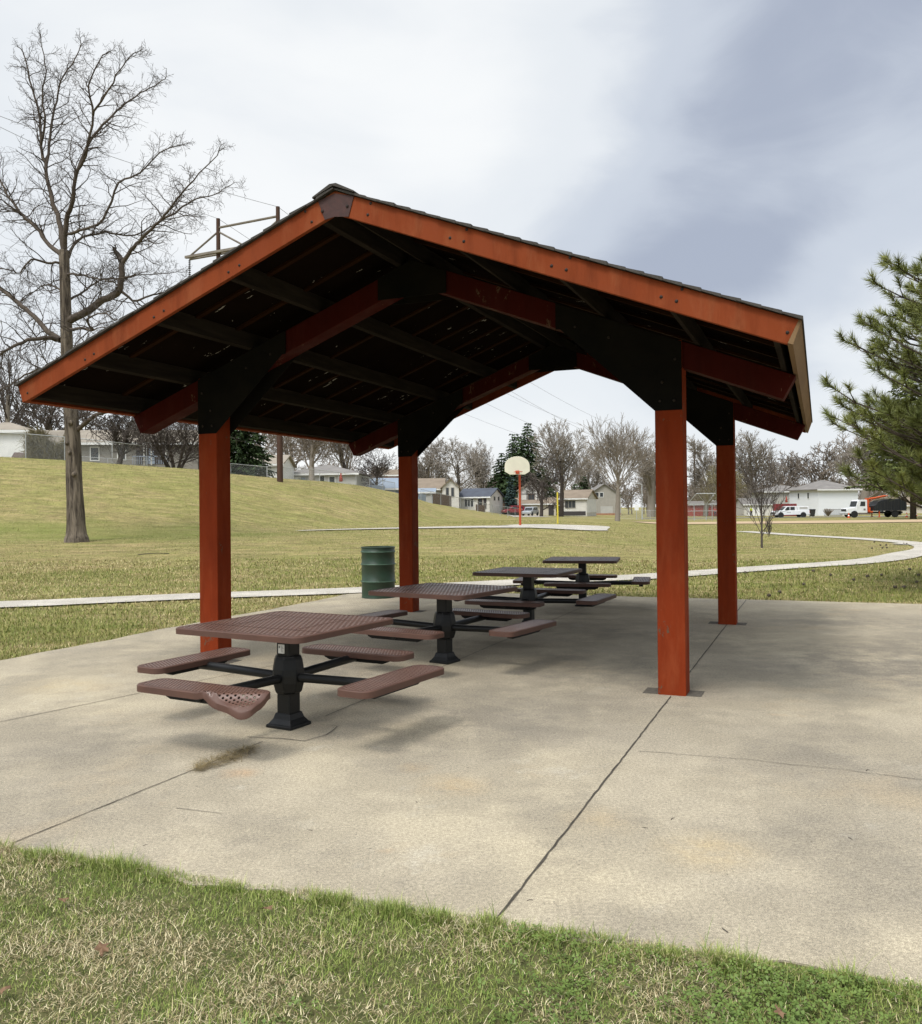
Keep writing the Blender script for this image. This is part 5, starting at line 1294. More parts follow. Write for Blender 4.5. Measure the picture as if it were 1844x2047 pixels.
for i, (a, b) in enumerate(zip(e1, e2)):
    pts = [a.lerp(b, k / 24) + Vector((0, 0, -5.5 * 4 * (k / 24) * (1 - k / 24))) for k in range(25)]
    q = MB(); q.tube(pts, 0.015, 4); o = q.build('power_line', M['wire']); tag(o, 'thin overhead wire strung between the two H frame structures', 'wire', 'overhead power wires')
for i, a in enumerate(e1[3:]):
    b = at(-420 - 60 * i, 30, 48); pts = [a.lerp(b, k / 16) + Vector((0, 0, -0.8 * 4 * (k / 16) * (1 - k / 16))) for k in range(17)]
    q = MB(); q.tube(pts, 0.016, 4); o = q.build('power_line', M['wire']); tag(o, 'thin overhead wire running left from the near H frame structure', 'wire', 'overhead power wires to the left')

# ------------------------------------------------------------------ basketball hoop
M['hooporange'] = const('orange_red_paint', (0.45, 0.075, 0.03), 0.5); M['backboard'] = const('cream_backboard', (0.66, 0.63, 0.50), 0.5); M['yellow'] = const('yellow_paint', (0.62, 0.50, 0.06), 0.5)
D = 49.0; b = at(1040.5, 1052, D); b.z = tz(b.x, D); hp = thing('basketball_hoop', 'fan shaped cream backboard on an orange red pole', 'basketball hoop', b, 0.10)
rimz = at(1040, 945, D).z - b.z
q = MB(); q.tube([(0, 0, -0.3), (0, 0, rimz - 0.15), (-0.05, -0.25, rimz + 0.25)], [0.065, 0.062, 0.05], 12); q.build('pole', M['hooporange'], hp, smooth=60)
bw, bh = 1.40 / 2, 0.95; prof = [(-bw * 0.60, -0.12), (bw * 0.60, -0.12), (bw, 0.05), (bw, 0.36)] + [(bw * math.cos(a), 0.36 + (bh - 0.42) * math.sin(a)) for a in np.linspace(0.12, math.pi - 0.12, 15)] + [(-bw, 0.36), (-bw, 0.05)]
q = MB(); q.prism([(x - 0.22, z + rimz) for x, z in prof], 'y', -0.52, -0.47); q.build('backboard', M['backboard'], hp, bevel=0.01)
q = MB(); q.box(-0.10, 0.06, -0.47, 0.0, rimz + 0.02, rimz + 0.22); q.box(-0.32, -0.12, -0.60, -0.525, rimz - 0.08, rimz + 0.10); q.build('mount', M['hooporange'], hp)
q = MB(); q.tube([(-0.22 + 0.23 * math.cos(a), -0.82 + 0.23 * math.sin(a), rimz + 0.02) for a in np.linspace(0, 2 * math.pi, 25)], 0.016, 6); q.build('rim', M['hooporange'], hp)
# foul pole, light pole
b = GD(1115, 60); b.z = at(1115, 1046, 60).z; fp = MB(); fp.tube([(0, 0, -0.6), (0, 0, 62 * pxm(60))], 0.055, 10); o = fp.build('foul_pole', M['yellow'], loc=b, smooth=60); tag(o, 'thin yellow foul pole right of the basketball hoop', 'pole')
b = GD(1284, 120); t = thing('light_pole', 'slim grey light pole right of the vase shaped tree', 'light pole', b); h_ = at(1284, 968, 120).z - b.z
q = MB(); q.tube([(0, 0, -0.3), (0, 0, h_)], [0.09, 0.06], 8); q.build('pole', M['galv'], t, smooth=60); q = MB(); q.tube([(0, 0, h_), (-0.5, 0, h_ + 0.12), (-0.9, 0, h_ + 0.1)], [0.05, 0.05, 0.09], 6); q.build('lamp_head', M['galv'], t)
b = GD(1273, 118); t = thing('small_sign', 'small white sign on a post beside the light pole', 'sign', b); q = MB(); q.tube([(0, 0, -0.2), (0, 0, 1.9)], 0.04, 6); q.build('post', M['galv'], t); q = MB(); q.box(-0.28, 0.28, -0.07, -0.045, 1.25, 1.95); q.build('panel', M['white'], t, bevel=0.01)
# backstop
d_ = 112; b = GD(1406, d_); t = thing('ball_field_backstop', 'chain link baseball backstop with a sloping hood between the right posts', 'backstop', b)
xs_ = [at(p, 1000, d_).x - b.x for p in (1374, 1388, 1412, 1424, 1441)]; zt_ = at(1400, 987, d_).z - b.z; zm = at(1400, 1008, d_).z - b.z
for x in xs_: q = MB(); q.tube([(x, 0, -0.3), (x, 0, zm)], 0.05, 6); q.build('post', M['galv'], t)
q = MB(); q.tube([(xs_[0], 0, zm), (xs_[1] - 0.1, -1.6, zt_), (xs_[3], -1.6, zt_), (xs_[4], 0, zm)], 0.05, 6); q.tube([(xs_[0], 0, zm), (xs_[4], 0, zm)], 0.05, 6); q.tube([(xs_[1], -1.6, zt_), (xs_[2], 0, zm)], 0.04, 6); q.tube([(xs_[3], -1.6, zt_), (xs_[2], 0, zm)], 0.04, 6); q.tube([(xs_[0], 0, 1.2), (xs_[4], 0, 1.2)], 0.04, 6); q.build('frame', M['galv'], t)
q = MB(); q.add([(xs_[0], 0, 0), (xs_[4], 0, 0), (xs_[4], 0, zm), (xs_[0], 0, zm)], [(0, 1, 2, 3)]); q.build('wire_mesh', M['chain'], t)
q = MB(); q.add([(xs_[0], 0, zm), (xs_[4], 0, zm), (xs_[3], -1.6, zt_), (xs_[1], -1.6, zt_)], [(0, 1, 2, 3)]); q.build('hood_mesh', M['chain'], t)

# ------------------------------------------------------------------ vehicles
M['carwhite'] = const('white_car_paint', (0.72, 0.73, 0.74), 0.25, 0, 0.5); M['carsilver'] = const('silver_car_paint', (0.42, 0.44, 0.46), 0.28, 0.5, 0.5); M['carred'] = const('dark_red_car_paint', (0.22, 0.02, 0.03), 0.3, 0, 0.5)
M['tyre'] = const('tyre_rubber', (0.018, 0.018, 0.018), 0.85); M['rim'] = const('wheel_rim', (0.50, 0.50, 0.50), 0.4, 0.5); M['carglass'] = const('car_glass', (0.02, 0.024, 0.028), 0.12, 0, 0.6)
M['truckorange'] = const('orange_crane_paint', (0.60, 0.10, 0.025), 0.45); M['bedblack'] = const('black_truck_bed', (0.02, 0.022, 0.024), 0.6); M['lamp'] = const('headlight_glass', (0.55, 0.55, 0.52), 0.2); M['tail'] = const('red_tail_light', (0.35, 0.02, 0.02), 0.3); M['trimdark'] = const('dark_trim', (0.03, 0.03, 0.03), 0.6)
def wheel(t, x, y, r, w=0.24, rim='rim', dual=False):
    q = MB(); q.lathe([(r * 0.6, -w / 2), (r * 0.95, -w / 2), (r, -w * 0.35), (r, w * 0.35), (r * 0.95, w / 2), (r * 0.6, w / 2)], 20, (x, y, r), 'y'); wo = q.build('wheel', M['tyre'], t, smooth=40)
    q = MB(); q.lathe([(0, -w * 0.42), (r * 0.18, -w * 0.50), (r * 0.22, -w * 0.36), (r * 0.60, -w * 0.40), (r * 0.60, w * 0.4), (0, w * 0.4)], 16, (x, y, r), 'y'); q.build('rim', M[rim], wo, smooth=40)
def side_glass(t, poly, ys, nm='side_window', mat='carglass'):
    for y in ys:
        q = MB(); q.prism(poly, 'y', y - 0.012, y + 0.012); q.build(nm, M[mat], t)
# white crew-cab pickup with a bed cap, nose to the left
d_ = 138; b = GD(1580, d_); s_ = (1616 - 1546) * pxm(d_) / 5.9
pk = thing('pickup_truck', 'white crew cab pickup with a white bed cap parked on the street', 'pickup truck', b, 0.03); pk.scale = (s_, s_, s_); hw = 0.95
body = [(-2.95, 0.45), (-2.95, 0.95), (-2.85, 1.10), (-1.55, 1.20), (2.90, 1.20), (2.95, 0.55), (2.2, 0.50), (-2.2, 0.42)]
q = MB(); q.prism(body, 'y', -hw, hw); q.build('body', M['carwhite'], pk, bevel=0.05)
q = MB(); q.prism([(-1.62, 1.18), (-0.95, 1.85), (-0.6, 1.92), (0.78, 1.92), (0.92, 1.18)], 'y', -hw + .06, hw - .06); q.build('cab', M['carwhite'], pk, bevel=0.06)
q = MB(); q.prism([(0.95, 1.18), (1.0, 1.90), (2.75, 1.88), (2.93, 1.18)], 'y', -hw + .05, hw - .05); cap = q.build('bed_cap', M['carwhite'], pk, bevel=0.05)
for x0, x1, xa, xb in ((-1.30, -0.45, -0.85, -0.45), (-0.33, 0.42, -0.33, 0.42)): side_glass(pk, [(x0, 1.25), (x1, 1.25), (xb, 1.80), (xa, 1.80)], (-hw + .055, hw - .055))
side_glass(cap, [(1.25, 1.42), (2.6, 1.42), (2.55, 1.78), (1.25, 1.78)], (-hw + .045,), 'cap_window', 'lightgrey')
q = MB(); q.prism([(-1.60, 1.24), (-1.02, 1.80), (-0.99, 1.82), (-1.57, 1.26)], 'y', -hw + .16, hw - .16); q.build('windscreen', M['carglass'], pk)
for x in (-1.95, 1.85):
    for y in (-hw + .06, hw - .06): wheel(pk, x, y, 0.40, 0.26, 'rim')
    q = MB(); q.lathe([(0.50, 0), (0.50, 0.014), (0, 0.014)], 20, (x, -hw - 0.008, 0.42), 'y'); q.build('wheel_arch', M['trimdark'], pk)
q = MB(); q.box(-3.0, -2.94, -hw + .1, hw - .1, 0.62, 0.92); q.build('grille', M['trimdark'], pk); q = MB(); q.box(-3.04, -2.93, -hw, hw, 0.42, 0.60); q.box(2.93, 3.05, -hw, hw, 0.5, 0.66); q.build('bumper', M['rim'], pk)
for y in (-hw + .02, hw - .2): q = MB(); q.box(-2.97, -2.86, y, y + .18, 0.82, 1.02); q.build('headlight', M['lamp'], pk)
q = MB(); q.box(2.9, 2.965, -hw + .0, -hw + .12, 0.8, 1.15); q.build('tail_light', M['tail'], pk)
q = MB(); q.box(-0.95, -0.25, -hw - .006, -hw - .002, 0.86, 0.93); q.build('door_lettering', M['ink'], pk)
# grapple truck, nose to the left
d_ = 128; b = GD(1746, d_); s_ = (1806 - 1686) * pxm(d_) / 9.0
tk = thing('grapple_truck', 'white cab grapple truck with orange crane and black bed', 'truck', b, 0.02); tk.scale = (s_, s_, s_); hw = 1.2
q = MB(); q.prism([(-4.45, 0.62), (-4.45, 1.15), (-4.3, 1.42), (-3.05, 1.55), (-3.0, 0.75), (-3.2, 0.62)], 'y', -hw + .15, hw - .15); q.build('hood', M['carwhite'], tk, bevel=0.06)
q = MB(); q.prism([(-3.12, 0.70), (-3.10, 1.60), (-2.80, 2.55), (-2.6, 2.66), (-1.45, 2.66), (-1.40, 0.70)], 'y', -hw + .05, hw - .05); q.build('cab', M['carwhite'], tk, bevel=0.06)
q = MB(); q.prism([(-3.115, 1.66), (-2.86, 2.45), (-2.83, 2.46), (-3.08, 1.66)], 'y', -hw + .2, hw - .2); q.build('windscreen', M['carglass'], tk)
side_glass(tk, [(-2.55, 1.70), (-1.75, 1.70), (-1.75, 2.40), (-2.40, 2.40)], (-hw + .045, hw - .045))
q = MB(); q.box(-2.0, -1.72, -hw + .02, -hw + .045, 1.1, 1.35); q.build('door_emblem', M['ink'], tk)
q = MB(); q.box(-4.48, -4.44, -hw + .4, hw - .4, 0.95, 1.3); q.build('grille', M['trimdark'], tk); q = MB(); q.box(-4.6, -4.42, -hw + .1, hw - .1, 0.45, 0.70); q.build('bumper', M['rim'], tk)
for y in (-hw + .2, hw - .42): q = MB(); q.box(-4.46, -4.36, y, y + .22, 0.98, 1.18); q.build('headlight', M['lamp'], tk)
q = MB(); q.box(-2.8, 4.2, -0.5, 0.5, 0.62, 0.86); q.build('chassis', M['bedblack'], tk)
q = MB(); q.prism([(-0.45, 1.0), (4.35, 0.98), (4.48, 1.3), (4.45, 2.75), (3.9, 2.80), (3.0, 2.70), (2.0, 2.78), (1.0, 2.62), (0.2, 2.35), (-0.1, 1.9), (-0.45, 1.75)], 'y', -hw, hw); bd = q.build('dump_bed', M['bedblack'], tk, bevel=0.03)
q = MB()
for i in range(9): q.box(0.0 + i * 0.52, 0.08 + i * 0.52, -hw - .06, -hw - .002, 1.05, 1.95 + 0.6 * min(1, i / 3))
q.box(-0.4, 4.4, -hw - .07, -hw - .002, 0.98, 1.10); q.build('bed_rib', M['trimdark'], bd)
q = MB(); rg = random.Random(4)
for i in range(300):
    p = Vector((rg.uniform(0.2, 4.2), rg.uniform(-hw + .1, hw - .1), rg.uniform(2.45, 2.85))); d = Vector((rg.gauss(0, 1), rg.gauss(0, 1), rg.gauss(0, .4))).normalized() * 0.4; q.tube([p, p + d], [0.02, 0.01], 3, cap=False)
q.build('brush_load', M['twigolive'], tk)
q = MB(); q.box(-1.25, -0.60, -0.45, 0.45, 0.6, 1.5); q.box(-1.12, -0.72, -0.25, 0.25, 1.5, 2.9); q.box(-1.0, -0.6, -hw, hw, 0.75, 0.95); q.build('crane_post', M['truckorange'], tk, bevel=0.02)
for y in (-hw + .02, hw - .12): q = MB(); q.box(0.28, 0.42, y, y + .1, 0.15, 1.5); q.box(0.18, 0.52, y - .05, y + .15, 0.05, 0.15); q.build('outrigger', M['truckorange'], tk)
q = MB(); q.tube([(-0.95, 0, 2.75), (0.4, 0, 2.95), (1.6, 0, 3.18), (2.2, 0, 3.22)], [0.14, 0.13, 0.12, 0.11], 6); q.tube([(2.2, 0, 3.22), (1.2, 0.25, 3.0), (0.4, 0.3, 2.75)], [0.10, 0.10, 0.09], 6); q.tube([(-0.9, 0.2, 2.1), (0.3, 0.2, 2.85)], 0.07, 6); q.build('crane_boom', M['truckorange'], tk)
for x, ys_ in ((-3.35, (-hw + .16, hw - .16)), (2.75, (-hw + .14, hw - .14))):
    for y in ys_: wheel(tk, x, y, 0.52, 0.30, 'rim')
q = MB(); q.box(3.6, 3.66, -hw, hw, 0.35, 0.95); q.build('mud_flap', M['trimdark'], tk)
def car(name, label, px, yb, d, L, mat, rz):
    b = at(px, yb, d); t = thing(name, label, 'car', b, rz); hw = 0.9; s_ = L / 4.6
    q = MB(); q.prism([(-2.3, .35), (-2.3, .8), (-1.2, 1.0), (2.1, 1.02), (2.3, .8), (2.3, .35)], 'y', -hw, hw); q.build('body', M[mat], t, bevel=0.08)
    q = MB(); q.prism([(-1.25, .98), (-.55, 1.62), (1.5, 1.66), (2.15, 1.0)], 'y', -hw + .08, hw - .08); q.build('cabin', M[mat], t, bevel=0.08)
    for x0, x1 in ((-.8, .25), (.35, 1.4)): side_glass(t, [(x0, 1.05), (x1 + .1, 1.05), (x1, 1.5), (x0 + .3, 1.5)], (-hw + .07, hw - .07))
    q = MB(); q.prism([(-1.24, 1.05), (-.62, 1.55), (-.58, 1.55), (-1.2, 1.05)], 'y', -hw + .2, hw - .2); q.build('windscreen', M['carglass'], t)
    q = MB(); q.prism([(1.60, 1.60), (2.12, 1.06), (2.17, 1.08), (1.65, 1.62)], 'y', -hw + .2, hw - .2); q.build('rear_window', M['carglass'], t)
    for x in (-1.45, 1.4):
        for y in (-hw + .05, hw - .05): wheel(t, x, y, .34, .22)
    for y in (-hw + .03, hw - .25): q = MB(); q.box(2.22, 2.31, y, y + .22, .75, .98); q.build('tail_light', M['tail'], t); q = MB(); q.box(-2.31, -2.22, y, y + .22, .62, .80); q.build('headlight', M['lamp'], t)
    t.scale = (s_,) * 3; return t
car('parked_car', 'silver estate car parked before the wide garage door', 1061, 1031, 157, 4.5, 'carsilver', 1.15)
car('parked_car', 'dark red car behind the basketball pole', 1028, 1028, 160, 4.4, 'carred', 0.3)

# ------------------------------------------------------------------ workers, bins, cones and small things
M['skin'] = const('skin', (0.42, 0.26, 0.19)); M['vest'] = const('hi_vis_yellow', (0.60, 0.72, 0.06)); M['trousers'] = const('dark_trousers', (0.03, 0.035, 0.05)); M['redjacket'] = const('red_jacket', (0.48, 0.06, 0.045)); M['hatwhite'] = const('white_hard_hat', (0.7, 0.7, 0.66))
def person(label, px, d, top, rz, hat):
    b = GD(px, d); t = thing('person', label, 'person', b, rz)
    V_ = [(0, 0, .95), (0, 0, 1.15), (0, 0, 1.40), (0, 0, 1.52), (0, -.01, 1.62), (0, -.01, 1.74), (.17, 0, 1.42), (.24, .02, 1.15), (.20, -.12, .92), (-.17, 0, 1.42), (-.25, .0, 1.14), (-.22, -.10, .90), (.10, 0, .90), (.12, -.02, .50), (.12, .03, .08), (.13, -.12, .04), (-.10, 0, .90), (-.13, .0, .50), (-.14, .05, .08), (-.15, -.10, .04)]
    E_ = [(0, 1), (1, 2), (2, 3), (3, 4), (4, 5), (2, 6), (6, 7), (7, 8), (2, 9), (9, 10), (10, 11), (0, 12), (12, 13), (13, 14), (14, 15), (0, 16), (16, 17), (17, 18), (18, 19)]
    Rr = [.14, .14, .15, .06, .09, .085, .065, .05, .035, .065, .05, .035, .09, .065, .045, .04, .09, .065, .045, .04]
    me = bpy.data.meshes.new('body'); me.from_pydata(V_, E_, []); me.materials.append(M['skin']); o = bpy.data.objects.new('body', me); C.objects.link(o); o.parent = t
    sk = o.modifiers.new('skin', 'SKIN'); o.modifiers.new('sub', 'SUBSURF').render_levels = 1
    for i, r_ in enumerate(Rr): me.skin_vertices[0].data[i].radius = (r_, r_ * 0.8); 
    me.skin_vertices[0].data[0].use_root = True
    def cloth(nm, idx, edges, mat, grow_):
        m2 = bpy.data.meshes.new(nm); m2.from_pydata([V_[i] for i in idx], [(idx.index(a), idx.index(c)) for a, c in edges], []); m2.materials.append(M[mat]); q = bpy.data.objects.new(nm, m2); C.objects.link(q); q.parent = t
        q.modifiers.new('skin', 'SKIN'); q.modifiers.new('sub', 'SUBSURF').render_levels = 1
        for k, i in enumerate(idx): m2.skin_vertices[0].data[k].radius = (Rr[i] + grow_, Rr[i] * 0.8 + grow_)
        m2.skin_vertices[0].data[0].use_root = True
    cloth('jacket', [0, 1, 2, 6, 7, 9, 10], [(0, 1), (1, 2), (2, 6), (6, 7), (2, 9), (9, 10)], top, 0.03)
    cloth('trousers', [0, 12, 13, 14, 16, 17, 18], [(0, 12), (12, 13), (13, 14), (0, 16), (16, 17), (17, 18)], 'trousers', 0.022)
    q = MB(); q.lathe([(.12, 1.72), (.13, 1.735), (.105, 1.76), (.085, 1.82), (0, 1.85)], 14, (0, -.01, 0)); q.build('hat', M[hat], t, smooth=50)
person('worker in a yellow high visibility top by the white garage', 1502, 150, 'vest', 0.4, 'vest'); person('worker in a red top standing by the ball field backstop', 1430, 152, 'redjacket', -0.5, 'redjacket')
b = GD(1624, 146); t = thing('wheeled_bin', 'black wheeled bin beside the tail of the pickup', 'bin', b)
q = MB(); q.add([(-.3, -.3, .08), (.3, -.3, .08), (.3, .3, .08), (-.3, .3, .08), (-.42, -.42, 1.15), (.42, -.42, 1.15), (.42, .42, 1.15), (-.42, .42, 1.15)], [(0, 1, 2, 3), (4, 5, 6, 7), (0, 1, 5, 4), (1, 2, 6, 5), (2, 3, 7, 6), (3, 0, 4, 7)]); q.build('bin_body', M['trimdark'], t, bevel=.03); q = MB(); q.prism([(-.46, 1.15), (.46, 1.15), (.40, 1.27), (-.40, 1.27)], 'y', -.46, .46); q.build('lid', M['bedblack'], t, bevel=.02)
for x in (-.25, .25): q = MB(); q.lathe([(0, -.03), (.11, -.03), (.11, .03), (0, .03)], 12, (x, .34, .11), 'y'); q.build('wheel', M['tyre'], t)
def cone(label, px, d):
    t = thing('traffic_cone', label, 'traffic cone', GD(px, d), 0, 'orange traffic cones'); q = MB(); q.lathe([(.17, .04), (.035, .72), (0, .72)], 14); q.build('cone_body', M['truckorange'], t, smooth=60); q = MB(); q.box(-.2, .2, -.2, .2, 0, .04); q.build('foot', M['truckorange'], t)
    q = MB(); q.lathe([(.128, .26), (.096, .42)], 14); q.f = [f for f in q.f if len(f) == 4]; q.m = q.m[:len(q.f)]; q.build('reflective_band', M['white'], t, smooth=60)
cone('orange traffic cone behind the tail of the grapple truck', 1813, 124); cone('orange traffic cone at the nose of the grapple truck', 1697, 124); cone('orange traffic cone in the street under the near pine', 1832, 138)
# iron yard fence by the white house, shrub, grill under a cover, stick
d_ = 150; b = GD(1648, d_); q = MB(); w = 36 * pxm(d_)
for i in range(26): q.tube([(i * w / 25, 0, 0), (i * w / 25, 0, 1.25)], 0.02, 4)
for z in (0.2, 1.15): q.tube([(0, 0, z), (w, 0, z)], 0.03, 4)
o = q.build('iron_fence', M['trimdark'], loc=b); tag(o, 'thin dark iron yard fence against the white sided house', 'fence')
t = thing('bare_shrub', 'small brown shrub in front of the white sided house', 'shrub', GD(1656, 147)); q = MB(); rg = random.Random(3)
for i in range(160):
    a = rg.uniform(0, 6.28); d = Vector((math.cos(a) * rg.uniform(.1, .9), math.sin(a) * rg.uniform(.1, .9), 1)).normalized(); q.tube([(0, 0, 0), d * .8, d * rg.uniform(1.1, 1.6) + Vector((0, 0, -.1))], [.02, .018, .012], 3, cap=False)
q.build('stems', M['twigbrown'], t)
t = thing('covered_grill', 'garden grill under a brown cover beside the white shed', 'grill', GD(43, 71)); q = MB(); q.add([(-.65, -.3, 0), (.65, -.3, 0), (.65, .3, 0), (-.65, .3, 0), (-.68, -.32, .6), (.68, -.32, .62), (.68, .32, .62), (-.68, .32, .6), (-.5, -.2, 1.02), (.55, -.2, .98), (.55, .2, .98), (-.5, .2, 1.02)], [(0, 1, 2, 3), (0, 1, 5, 4), (1, 2, 6, 5), (2, 3, 7, 6), (3, 0, 4, 7), (4, 5, 9, 8), (5, 6, 10, 9), (6, 7, 11, 10), (7, 4, 8, 11), (8, 9, 10, 11)]); q.build('cover', const('brown_canvas_cover', (.12, .085, .075)), t, bevel=.06)
st_ = MB(); A = G(276, 1110); B_ = G(338, 1107); pts = [A.lerp(B_, k / 8) + Vector((0, 0, 0.012 + 0.03 * math.sin(math.pi * k / 8))) for k in range(9)]; st_.tube(pts, [0.012] * 9, 5)
o = st_.build('fallen_branch', M['twig']); tag(o, 'thin curved fallen branch on the dry lawn right of the big trunk', 'branch')
rg = random.Random(15); proto = None
for i in range(22):
    if i < 14: p = G(rg.uniform(1480, 1835), rg.uniform(1140, 1195))
    else: p = G(rg.uniform(1740, 1815), rg.uniform(1083, 1100))
    if proto is None:
        q = MB(); q.lathe([(0, 0), (.025, .01), (.035, .035), (.026, .07), (0, .09)], 8); proto = q.build('pine_cone', M['bark'], smooth=60); o = proto
    else: o = proto.copy(); C.objects.link(o)
    o.location = p + Vector((0, 0, .03)); o.rotation_euler = (1.4, 0, rg.uniform(0, 6.28)); tag(o, 'small dark pine cone lying on the lawn beyond the concrete', 'pine cone', 'pine cones on the lawn')

rg = random.Random(33); proto = None
for px, py in ((833, 1603), (1345, 1637), (1290, 1655), (1735, 1540), (1700, 1676), (620, 1660), (437, 1380), (1450, 1860), (290, 1690), (1060, 1800)):
    if proto is None:
        q = MB(); q.tube([(-.02, 0, 0), (0, .003, .003), (.022, -.002, .001)], [.002, .0022, .0014], 4); proto = q.build('twig', M['twig']); o = proto
    else: o = proto.copy(); C.objects.link(o)
    s_ = rg.uniform(.4, .9); o.scale = (s_, s_, s_); o.location = G0(px, py, 0.003); o.rotation_euler = (0, 0, rg.uniform(0, 3.1)); tag(o, 'tiny dark twig lying on the open concrete', 'twig', 'twigs on the concrete')
# ------------------------------------------------------------------ grass (uncountable)
def off_slab(x, y, m_=0.0):
    u, v = x * CT - y * ST, x * ST + y * CT
    return ~((u > UL - m_) & (u < UR) & (v > vf(u) - m_) & (v < VB + m_ + 0.03 * (u + 3.5)))
wp = np.array([(p.x, p.y) for p in WP])
def off_walk(x, y, w=0.52):
    ok = np.ones(len(x), bool)
    for i in range(0, len(x), 20000):
        dx = x[i:i + 20000, None] - wp[None, :, 0]; dy = y[i:i + 20000, None] - wp[None, :, 1]
        ok[i:i + 20000] = (dx * dx + dy * dy).min(1) > w * w
    return ok
def vnoise(x, y, s, seed):
    """cheap smooth value noise"""
    r_ = np.random.default_rng(seed); T = r_.uniform(0, 1, (64, 64)); fx, fy = x / s, y / s
    ix, iy = np.floor(fx).astype(int), np.floor(fy).astype(int); tx, ty = fx - ix, fy - iy; tx = tx * tx * (3 - 2 * tx); ty = ty * ty * (3 - 2 * ty)
    g_ = lambda a, b: T[a % 64, b % 64]
    return (g_(ix, iy) * (1 - tx) + g_(ix + 1, iy) * tx) * (1 - ty) + (g_(ix, iy + 1) * (1 - tx) + g_(ix + 1, iy + 1) * tx) * ty
GREEN = np.array([(0.165, 0.215, 0.042), (0.225, 0.270, 0.065), (0.110, 0.165, 0.030), (0.300, 0.320, 0.105)]); STRAW = np.array([(0.44, 0.37, 0.205), (0.30, 0.235, 0.120), (0.58, 0.505, 0.32), (0.19, 0.145, 0.08)])
def tints(n_, dry):
    g_ = GREEN[nrg.integers(0, 4, n_)]; s_ = STRAW[nrg.integers(0, 4, n_)]; pick = (nrg.uniform(0, 1, n_) < dry)[:, None]
    return np.where(pick, s_, g_) * nrg.uniform(0.8, 1.3, (n_, 1)), pick[:, 0]
# foreground strip
n_ = 330000
u = nrg.uniform(-4.6, 2.0, n_); v = nrg.uniform(0.9, vf(u) + 0.05)
v = np.where(nrg.uniform(0, 1, n_) < 0.13, vf(u) + nrg.normal(-0.03, 0.035, n_), v)
x, y = u * CT + v * ST, -u * ST + v * CT
keep = (y > 1.9) & (np.abs(x) < y * 0.56 + 0.35) & off_slab(x, y, -0.03)
x, y = x[keep], y[keep]; n_ = len(x); u, v = UV(x, y)
cl = vnoise(x, y, 0.32, 1) * 0.6 + vnoise(x, y, 0.09, 2) * 0.4; rt = np.clip((u + 1.5) / 2.5, 0, 1)
dry = np.clip(0.33 + (cl - 0.5) * 1.7 - 0.26 * rt - 0.25 * sm(-0.35, 0.0, v - vf(u)), 0.06, 0.95)
tint, isdry = tints(n_, dry)
h = nrg.uniform(0.012, 0.042, n_) * (0.7 + 0.7 * vnoise(x, y, 0.22, 3)) * np.where(isdry, 1.05, 1.0); h = np.where(nrg.uniform(0, 1, n_) < 0.03, h * 2.0, h); h = np.where((v > vf(u) - 0.07) & (vnoise(x, y, 0.10, 44) > 0.55), h * 1.7, h)
lean = np.where(isdry, nrg.uniform(0.9, 1.57, n_), nrg.uniform(0.2, 1.25, n_))
pos = np.stack([x, y, np.maximum(terr(x, y), -0.012) - 0.002 + np.where(isdry, nrg.uniform(0, 0.022, n_), 0)], -1)
o = np_blades('grass_blades', pos, h, np.where(isdry, 0.0021, 0.0030) * nrg.uniform(0.7, 1.3, n_), lean, nrg.uniform(0, 6.283, n_), tint, M['blade'], 3, 0.5); o['kind'] = 'stuff'; o['label'] = 'mixed green and straw coloured turf in front of the concrete'
# clover leaves
n_ = 52000
u = nrg.uniform(-3.6, 1.6, n_); v = nrg.uniform(1.0, vf(u) - 0.02); x, y = u * CT + v * ST, -u * ST + v * CT
cl = vnoise(x, y, 0.28, 9) * 0.55 + 0.25 * vnoise(x, y, 0.06, 19) + 0.62 * np.clip((u + 2.2) / 2.0, 0, 1); keep = (cl > 0.90 + nrg.normal(0, 0.12, n_)) & (np.abs(x) < y * 0.56 + 0.3) & (y > 1.9); x, y = x[keep], y[keep]; n_ = len(x)
base = np.stack([x, y, terr(x, y) + nrg.uniform(0.012, 0.045, n_)], -1); V_ = []; F_ = []
az = nrg.uniform(0, 6.283, n_); sz = nrg.uniform(0.006, 0.013, n_); tl = nrg.normal(0, 0.35, (n_, 2))
for k in range(3):
    a = az + k * 2.094
    for (rr, da) in ((0.1, 0), (0.9, -0.55), (1.25, -0.28), (1.12, 0.0), (1.25, 0.28), (0.9, 0.55)):
        dx, dy = np.cos(a + da) * rr * sz, np.sin(a + da) * rr * sz
        V_.append(base + np.stack([dx, dy, dx * tl[:, 0] + dy * tl[:, 1] + 0.25 * rr * sz * (abs(da) < 0.3) * 0.3], -1))
V_ = np.stack(V_, 1); F_ = (np.arange(n_ * 3)[:, None] * 6 + np.arange(6)[None])
o = np_mesh('clover', V_.reshape(-1, 3), F_, plain('clover_leaf', (0.080, 0.128, 0.025), (0.130, 0.180, 0.040), 6, 0.55, 0, 0.25), False); o['kind'] = 'stuff'
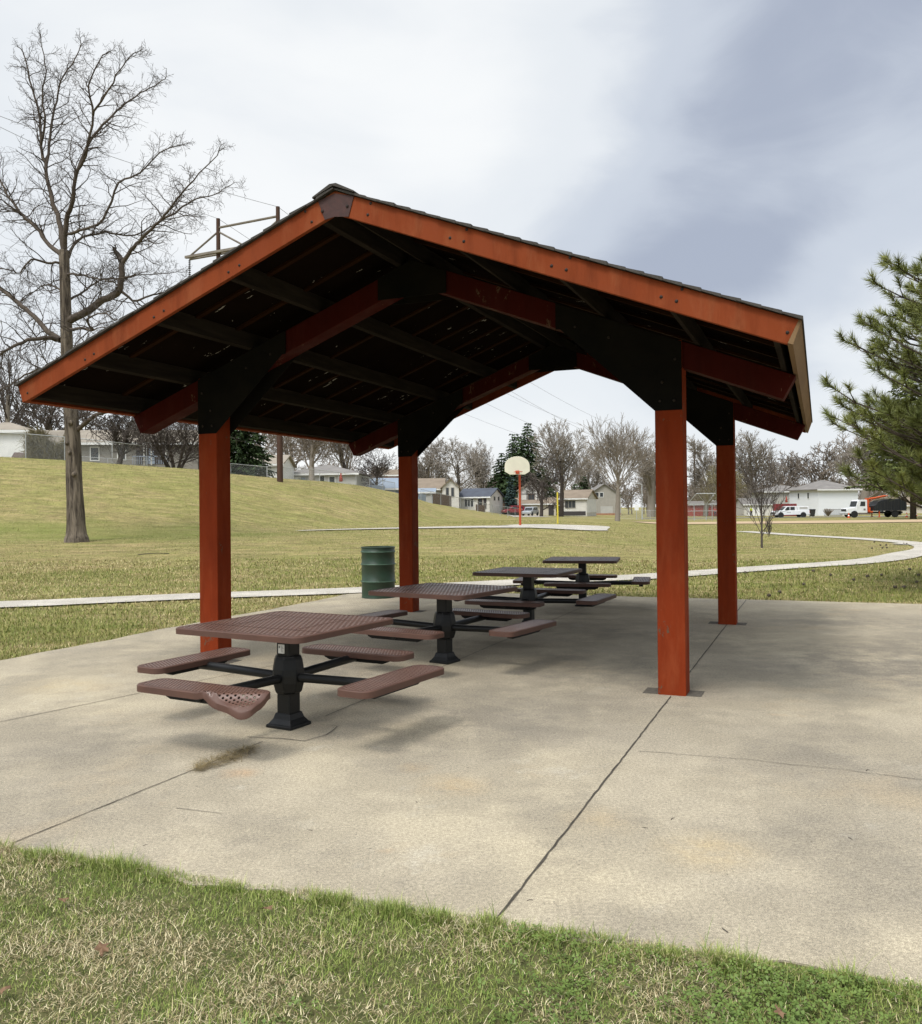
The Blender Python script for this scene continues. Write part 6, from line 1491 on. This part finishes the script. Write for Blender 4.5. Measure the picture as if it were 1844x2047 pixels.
# dead leaves on the foreground turf
rg = random.Random(21); M['deadleaf'] = plain('dead_leaf', (0.20, 0.12, 0.065), (0.12, 0.065, 0.038), 20, 0.8); lf = None
for i, (px, py) in enumerate(((126, 1798), (535, 1815), (205, 1895), (10, 1980), (1560, 2022))):
    p = G0(px, py, 0.03)
    if lf is None:
        q = MB(); k = 14; P_ = []
        for j in range(k):
            a = 6.283 * j / k; r_ = 0.032 * (1 + 0.45 * math.cos(5 * a)) ; P_.append((r_ * math.cos(a) * 1.2, r_ * math.sin(a), 0.010 * math.sin(2 * a) + 0.008 * math.cos(a)))
        q.add([(0, 0, 0.006)] + P_, [(0, 1 + j, 1 + (j + 1) % k) for j in range(k)]); lf = q.build('dead_leaf', M['deadleaf']); o = lf
    else: o = lf.copy(); C.objects.link(o)
    s_ = rg.uniform(0.45, 0.8); o.scale = (s_, s_, s_); o.location = p; o.rotation_euler = (rg.uniform(-.4, .4), rg.uniform(-.4, .4), rg.uniform(0, 6.28)); tag(o, 'curled brown dead leaf lying on the foreground turf', 'leaf', 'dead leaves on the turf')
# lawns beyond: coarser, sparser with distance
def field(name, nn_, dmin, dmax, seed, hs, ws):
    r_ = np.random.default_rng(seed); d = dmin * (dmax / dmin) ** r_.uniform(0, 1, nn_); tx = r_.uniform(-0.56, 0.56, nn_); x = tx * d; y = d
    keep = off_slab(x, y, -0.02) & off_walk(x, y); x, y = x[keep], y[keep]; d = y; n2 = len(x)
    dr = np.clip(0.58 + (vnoise(x, y, 3.1, 5) * 0.6 + vnoise(x, y, 0.8, 6) * 0.4 - 0.5) * 1.5 + 0.12 * sm(17, 26, y) * (1 - sm(4, 12, x)) - 0.30 * (x < -3) * (y < 15) - 0.25 * sm(30, 60, y), 0.05, 0.92)
    g_ = GREEN[r_.integers(0, 4, n2)]; s_ = STRAW[r_.integers(0, 4, n2)] * np.array([1.0, 0.97, 0.80]); pk = r_.uniform(0, 1, n2) < dr
    ti = np.where(pk[:, None], s_, g_ * np.array([1.02, 0.94, 0.88])) * r_.uniform(0.65, 1.05, (n2, 1)); pos = np.stack([x, y, terr(x, y) - 0.005], -1)
    o = np_blades(name, pos, r_.uniform(*hs, n2) * (d / dmin) ** 0.35, ws * (d / dmin) ** 0.75 * r_.uniform(.7, 1.3, n2), np.where(pk, r_.uniform(.6, 1.4, n2), r_.uniform(.1, 1.0, n2)), r_.uniform(0, 6.283, n2), ti, M['blade'], 2, 0.5); o['kind'] = 'stuff'
field('lawn_grass', 170000, 8.0, 26, 31, (0.03, 0.07), 0.0065)
field('field_grass', 150000, 20.0, 75, 32, (0.03, 0.06), 0.009)
# thicker tufts along the slab's left and back edges
